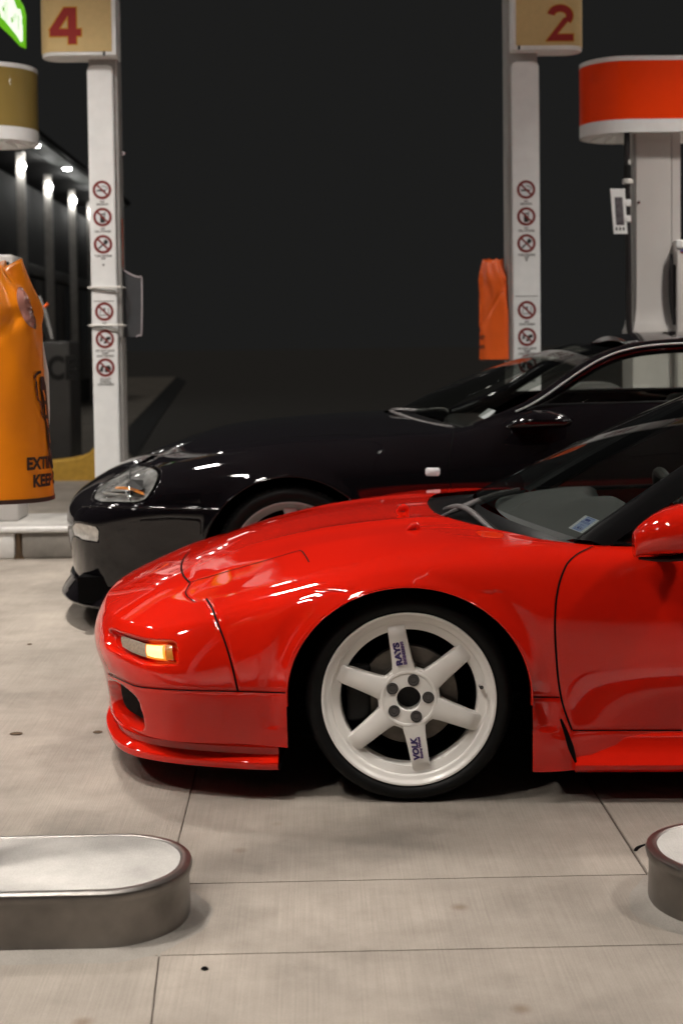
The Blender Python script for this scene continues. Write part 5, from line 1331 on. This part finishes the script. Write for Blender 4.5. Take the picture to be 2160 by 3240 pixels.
# hood of the black car
ii = slice(16*4, 16*13); _bx, _by, _bz = B0[ii, -1, 0], B0[ii, -1, 1], B0[ii, -1, 2]; _bo = np.argsort(_bx)
fB = slice(0, 16*4+1); fy_, fx_, fz_ = B0[fB, -1, 1], B0[fB, -1, 0], B0[fB, -1, 2]; fo_ = np.argsort(fy_)
zcB = bsp(np.array([(-.90, .625), (-.875, .640), (-.80, .676), (-.70, .715), (-.58, .757), (-.45, .797), (-.36, .822), (-.2, .846), (0, .862), (.2, .876), (.42, .884), (.7, .888)]), 8).T
nx, ny = 80, 81; HB = np.zeros((nx, ny, 3))
for j, t in enumerate(np.linspace(-1, 1, ny)):
    s = abs(t); a0 = np.interp(YB-s*(YB-.32), fy_[fo_], fx_[fo_]); a1 = np.interp(s, [0, .3, .6, .8, 1.], [.40, .42, .49, .56, .68])
    for i in range(nx):
        x = a0+(a1-a0)*i/(nx-1); xx = np.clip(x, _bx.min(), _bx.max()); yb_ = np.interp(xx, _bx[_bo], _by[_bo]); zb_ = np.interp(xx, _bx[_bo], _bz[_bo]); zc_ = np.interp(x, zcB[0], zcB[1])
        HB[i, j] = (x, YB+t*(YB-yb_), zc_-(zc_-zb_)*s**2.4)
for j in range(ny):
    yn = min(HB[0, j, 1], 2*YB-HB[0, j, 1]); dz = np.interp(yn, fy_[fo_], fz_[fo_])-HB[0, j, 2]; HB[:, j, 2] += dz*np.exp(-np.arange(nx)/6.)
_nb = NB1[ii, -1]; hood_sheet(HB, lambda x: np.stack([np.interp(x, _bx[_bo], _nb[_bo, c]) for c in range(3)], -1), M['black_paint'], blk)
BS.bvh = [bvh_grid(B0), bvh_grid(HB)]
ribbon('hood_seam', BS.shoot(smooth_poly([(470, 1452), (560, 1432), (640, 1420), (739, 1408), (860, 1393), (991, 1378), (1133, 1374), (1300, 1370), (1380, 1360)], 6)), .005, M['gap'], blk, .0015)
# lip spoiler, lamps, marker
path = bsp(np.array([(-.40, .01), (-.52, .028), (-.68, .062), (-.83, .145), (-.94, .30), (-1.02, .55), (-1.045, .88)]), 8)
sweep('lip_spoiler', path, [(-.03, .205), (.0, .204), (.004, .196), (-.004, .188), (.002, .178), (.022, .150), (.040, .128), (.043, .118), (.036, .108), (.0, .104), (-.08, .104)], M['black_paint'], blk, YB)
BS.bvh = [bvh_grid(B0)]
def cap(poly, name, m, parent, off, dome, C=BS):
    h = C.shoot(poly); P = np.array([q[0]-q[1]*off for q in h]); c = P.mean(0); nn = np.mean([q[1] for q in h], 0); n = len(P); V = list(P)
    for t in (.85, .6, .3):
        V += [c+(p-c)*t+nn*dome*(1-t*t) for p in P]
    V.append(c+nn*dome)
    Fc = [(r*n+i, r*n+(i+1) % n, (r+1)*n+(i+1) % n, (r+1)*n+i) for r in range(3) for i in range(n)]+[(3*n+i, 3*n+(i+1) % n, 4*n) for i in range(n)]
    return mk(name, V, Fc, m, parent, True)
hl = cap(HEAD, 'headlight_lens', M['clear'], blk, -.002, .020)
def at_head(x, y, off): h = BS.shoot([(x, y)]); return h[0][0]-h[0][1]*off
refl = mat('headlight_reflector', (.20, .20, .195), .25, .3, 0, .6, 22)
def hpoly(name, pts, off, m): 
    V = [at_head(x, y, off) for x, y in pts]; return mk(name, V, [tuple(range(len(V)))], m, hl, False)
HC = HEAD.mean(0); cap(HC+(HEAD-HC)*.93, 'reflector', refl, hl, .0005, .004)
hpoly('lamp_bezel', [(330, 1560), (400, 1558), (400, 1566), (330, 1568)], -.008, M['chrome'])
hpoly('lamp_bezel', [(424, 1562), (454, 1562), (456, 1574), (424, 1574)], -.007, M['chrome'])
hpoly('dark_bezel', [(400, 1535), (420, 1520), (456, 1522), (456, 1550), (420, 1556)], -.006, M['dark'])
hpoly('amber_strip', [(370, 1546), (400, 1545), (430, 1550), (456, 1560), (462, 1568), (452, 1567), (425, 1557), (395, 1552), (370, 1551)], -.010, M['amber_dim'])
tube('lamp_divider', [at_head(415, 1484, -.001), at_head(413, 1530, -.008), at_head(414, 1585, -.004)], .003, M['chrome'], hl, 8, sub=4)
cap(FOG, 'front_marker_lamp', M['fogl'], blk, -.001, .004)
cap([(1345, 1485), (1350, 1480), (1386, 1480), (1391, 1485), (1391, 1500), (1386, 1506), (1350, 1506), (1345, 1500)], 'side_marker', M['paper'], blk, -.001, .006)
silver_wheel(blk, 0, .312, .0, .247, .308, 1); silver_wheel(blk, 2.55, .315, -.01, .25, .315, 1); silver_wheel(blk, 0, .312, 2*YB, .247, .308, -1); silver_wheel(blk, 2.55, .315, 2*YB, .25, .315, -1)
for (ax, az, rr) in ((0, .315, (.362, .352)), (2.55, .32, (.375, .36))):
    liner(blk, ax, az, *rr, .0, .32, -.034, M['black_paint']); liner(blk, ax, az, *rr, 2*YB, 2*YB-.32, 2*YB+.034, M['black_paint'])
box('underbody_block', (-.9, .10, .13), (3.1, 2*YB-.10, .24), M['gap'], blk, 0, world=False); box('engine_bay_block', (-.40, .38, .24), (.6, 2*YB-.38, .66), M['gap'], blk, 0, world=False)
# greenhouse
def bow2(c, e_, n=25):
    t = np.linspace(-1, 1, n); return np.array([(c[0]+(e_[0]-c[0])*abs(a)**2.0, YB+a*(YB-e_[1]), c[2]+(e_[2]-c[2])*abs(a)**2.0) for a in t])
wb = bow2((.50, YB, .905), (.735, .165, .850)); wt = bow2((1.30, YB, 1.195), (1.46, .36, 1.160))
hr = np.array([HB[-1, j] for j in range(0, ny, 2)]); t_ = np.linspace(0, 1, 25); hr = np.stack([np.interp(t_, np.linspace(0, 1, len(hr)), hr[:, c]) for c in range(3)], -1)
loft('cowl_panel', hr+np.array([-.003, 0, -.012]), wb+np.array([0, 0, -.006]), M['trim'], blk, 6, -.02)
loft('windscreen', wb, wt, M['screen'], blk, 20, .030, (-.5, 0, .8))
rail = bsp(np.array([(.775, .142, .842), (.90, .155, .888), (1.04, .18, .947), (1.22, .235, 1.065), (1.37, .28, 1.138), (1.52, .305, 1.170), (1.72, .315, 1.180), (2.0, .33, 1.165), (2.35, .37, 1.10), (2.7, .42, 1.01), (2.95, .45, .94)]), 6)
for s in (0, 1):
    rr = rail.copy()
    if s: rr[:, 1] = 2*YB-rr[:, 1]
    sg = -1 if s else 1
    P = tube('roof_rail', rr, [.026, .030, .032, .032, .03, .03], M['black_paint'], blk, 14, sub=0)
    tube('drip_moulding', rr[8:46]+np.array([0, -.029*sg, .010]), .0038, M['satin'], blk, 8, sub=0)
    be_ = np.stack([rail[10:48, 0], np.interp(rail[10:48, 0], [.9, 1.05, 1.55, 2.0, 2.95], [.12, .092, .092, .135, .30]), np.interp(rail[10:48, 0], [.78, .92, 1.05, 1.55, 2.0, 2.95], [.85, .895, .935, .943, .948, .935])], -1); ur = rail[10:48].copy()
    if s: be_[:, 1] = 2*YB-be_[:, 1]; ur[:, 1] = 2*YB-ur[:, 1]
    loft('side_window', be_, ur, M['glass'], blk, 8, .012, (0, -sg, 0)); tube('belt_seal', be_+np.array([0, 0, .002]), .009, M['trim'], blk, 8, sub=0)
RB = np.array([[(p[0], p[1]+(2*YB-2*p[1])*t, p[2]+.045*(1-(2*t-1)**2)) for t in np.linspace(0, 1, 25)] for p in rail[28:]])
k1 = 18
slab('roof', RB[:k1][::-1], .02, M['black_paint'], blk); gridmesh('rear_window', RB[k1-1:], M['glass'], blk)
dk = np.array([[(x, YB+t*(YB-np.interp(x, [2.5, 2.95, 3.14], [.235, .30, .58])), np.interp(x, [2.5, 2.95, 3.14], [.945, .93, .905])) for t in np.linspace(-1, 1, 15)] for x in np.linspace(2.5, 3.14, 12)])
gridmesh('rear_deck', dk, M['black_paint'], blk, True)
box('dashboard', (.72, .2, .60), (1.02, 2*YB-.2, .84), M['seat'], blk, .05, 3, world=False)
box('cabin_floor', (.6, .12, .22), (2.6, 2*YB-.12, .3), M['gap'], blk, 0, world=False)
for sy in (.46, 1.30):
    V = []; stt = [(1.38, .36, .25, .07), (1.50, .55, .26, .08), (1.60, .74, .24, .08), (1.66, .86, .19, .06), (1.69, .90, .12, .05), (1.70, .93, .11, .04), (1.705, .94, .05, .02)]
    for (x, z, hw, dp) in stt:
        for k in range(18): q = 2*math.pi*k/18; V.append((x+.18+dp*math.cos(q), sy+hw*math.sin(q), z))
    mk('seat', V, [(i*18+k, i*18+(k+1) % 18, (i+1)*18+(k+1) % 18, (i+1)*18+k) for i in range(len(stt)-1) for k in range(18)], M['seat'], blk, True)
# mirror
C0 = BS.un(1700, 1330, -.04); V = []
prof = [(-.125, -.030, -.022), (-.11, -.034, -.004), (-.07, -.036, .022), (-.02, -.038, .040), (.04, -.038, .040), (.10, -.034, .026), (.13, -.022, .008), (.134, -.012, 0)]
for (dx, zl, zh) in prof:
    for k in range(20):
        q = 2*math.pi*k/20; hy = .02+.055*min(1, (dx+.13)/.09)*min(1, (.15-dx)/.05); V.append((C0[0]+dx, C0[1]+hy*math.cos(q), C0[2]+(zl+zh)/2+(zh-zl)/2*math.sin(q)))
dm = mk('door_mirror', V, [(i*20+k, i*20+(k+1) % 20, (i+1)*20+(k+1) % 20, (i+1)*20+k) for i in range(len(prof)-1) for k in range(20)]+[tuple(range(20))[::-1], tuple(range(140, 160))], M['black_paint'], blk, True)
box('mirror_sail', (C0[0]-.10, C0[1]+.04, C0[2]-.04), (C0[0]+.06, .12, C0[2]+.0), M['black_paint'], dm, .01, world=False)
# wipers and screen papers
for pts, yy in (([(1235, 1298), (1262, 1296), (1320, 1300), (1360, 1296), (1402, 1294), (1418, 1304)], (.7, .5)), ([(1233, 1300), (1262, 1312), (1312, 1330), (1370, 1343), (1432, 1352)], (.72, .2))):
    h = [BS.un(x, y, np.interp(i, [0, len(pts)-1], yy)) for i, (x, y) in enumerate(pts)]
    tube('wiper', h, [.006, .010, .008, .006], M['wiper'], blk, 8)
for (pp, yy) in ((((1511, 1317), (1545, 1292), (1568, 1300), (1535, 1327)), (.22, .25, .24, .2)),):
    V = [BS.un(x, y, q) for (x, y), q in zip(pp, yy)]; mk('screen_sticker', V, [(0, 1, 2, 3)], M['paper'], blk, False)
# rosary-like cable and paper on the dashboard top
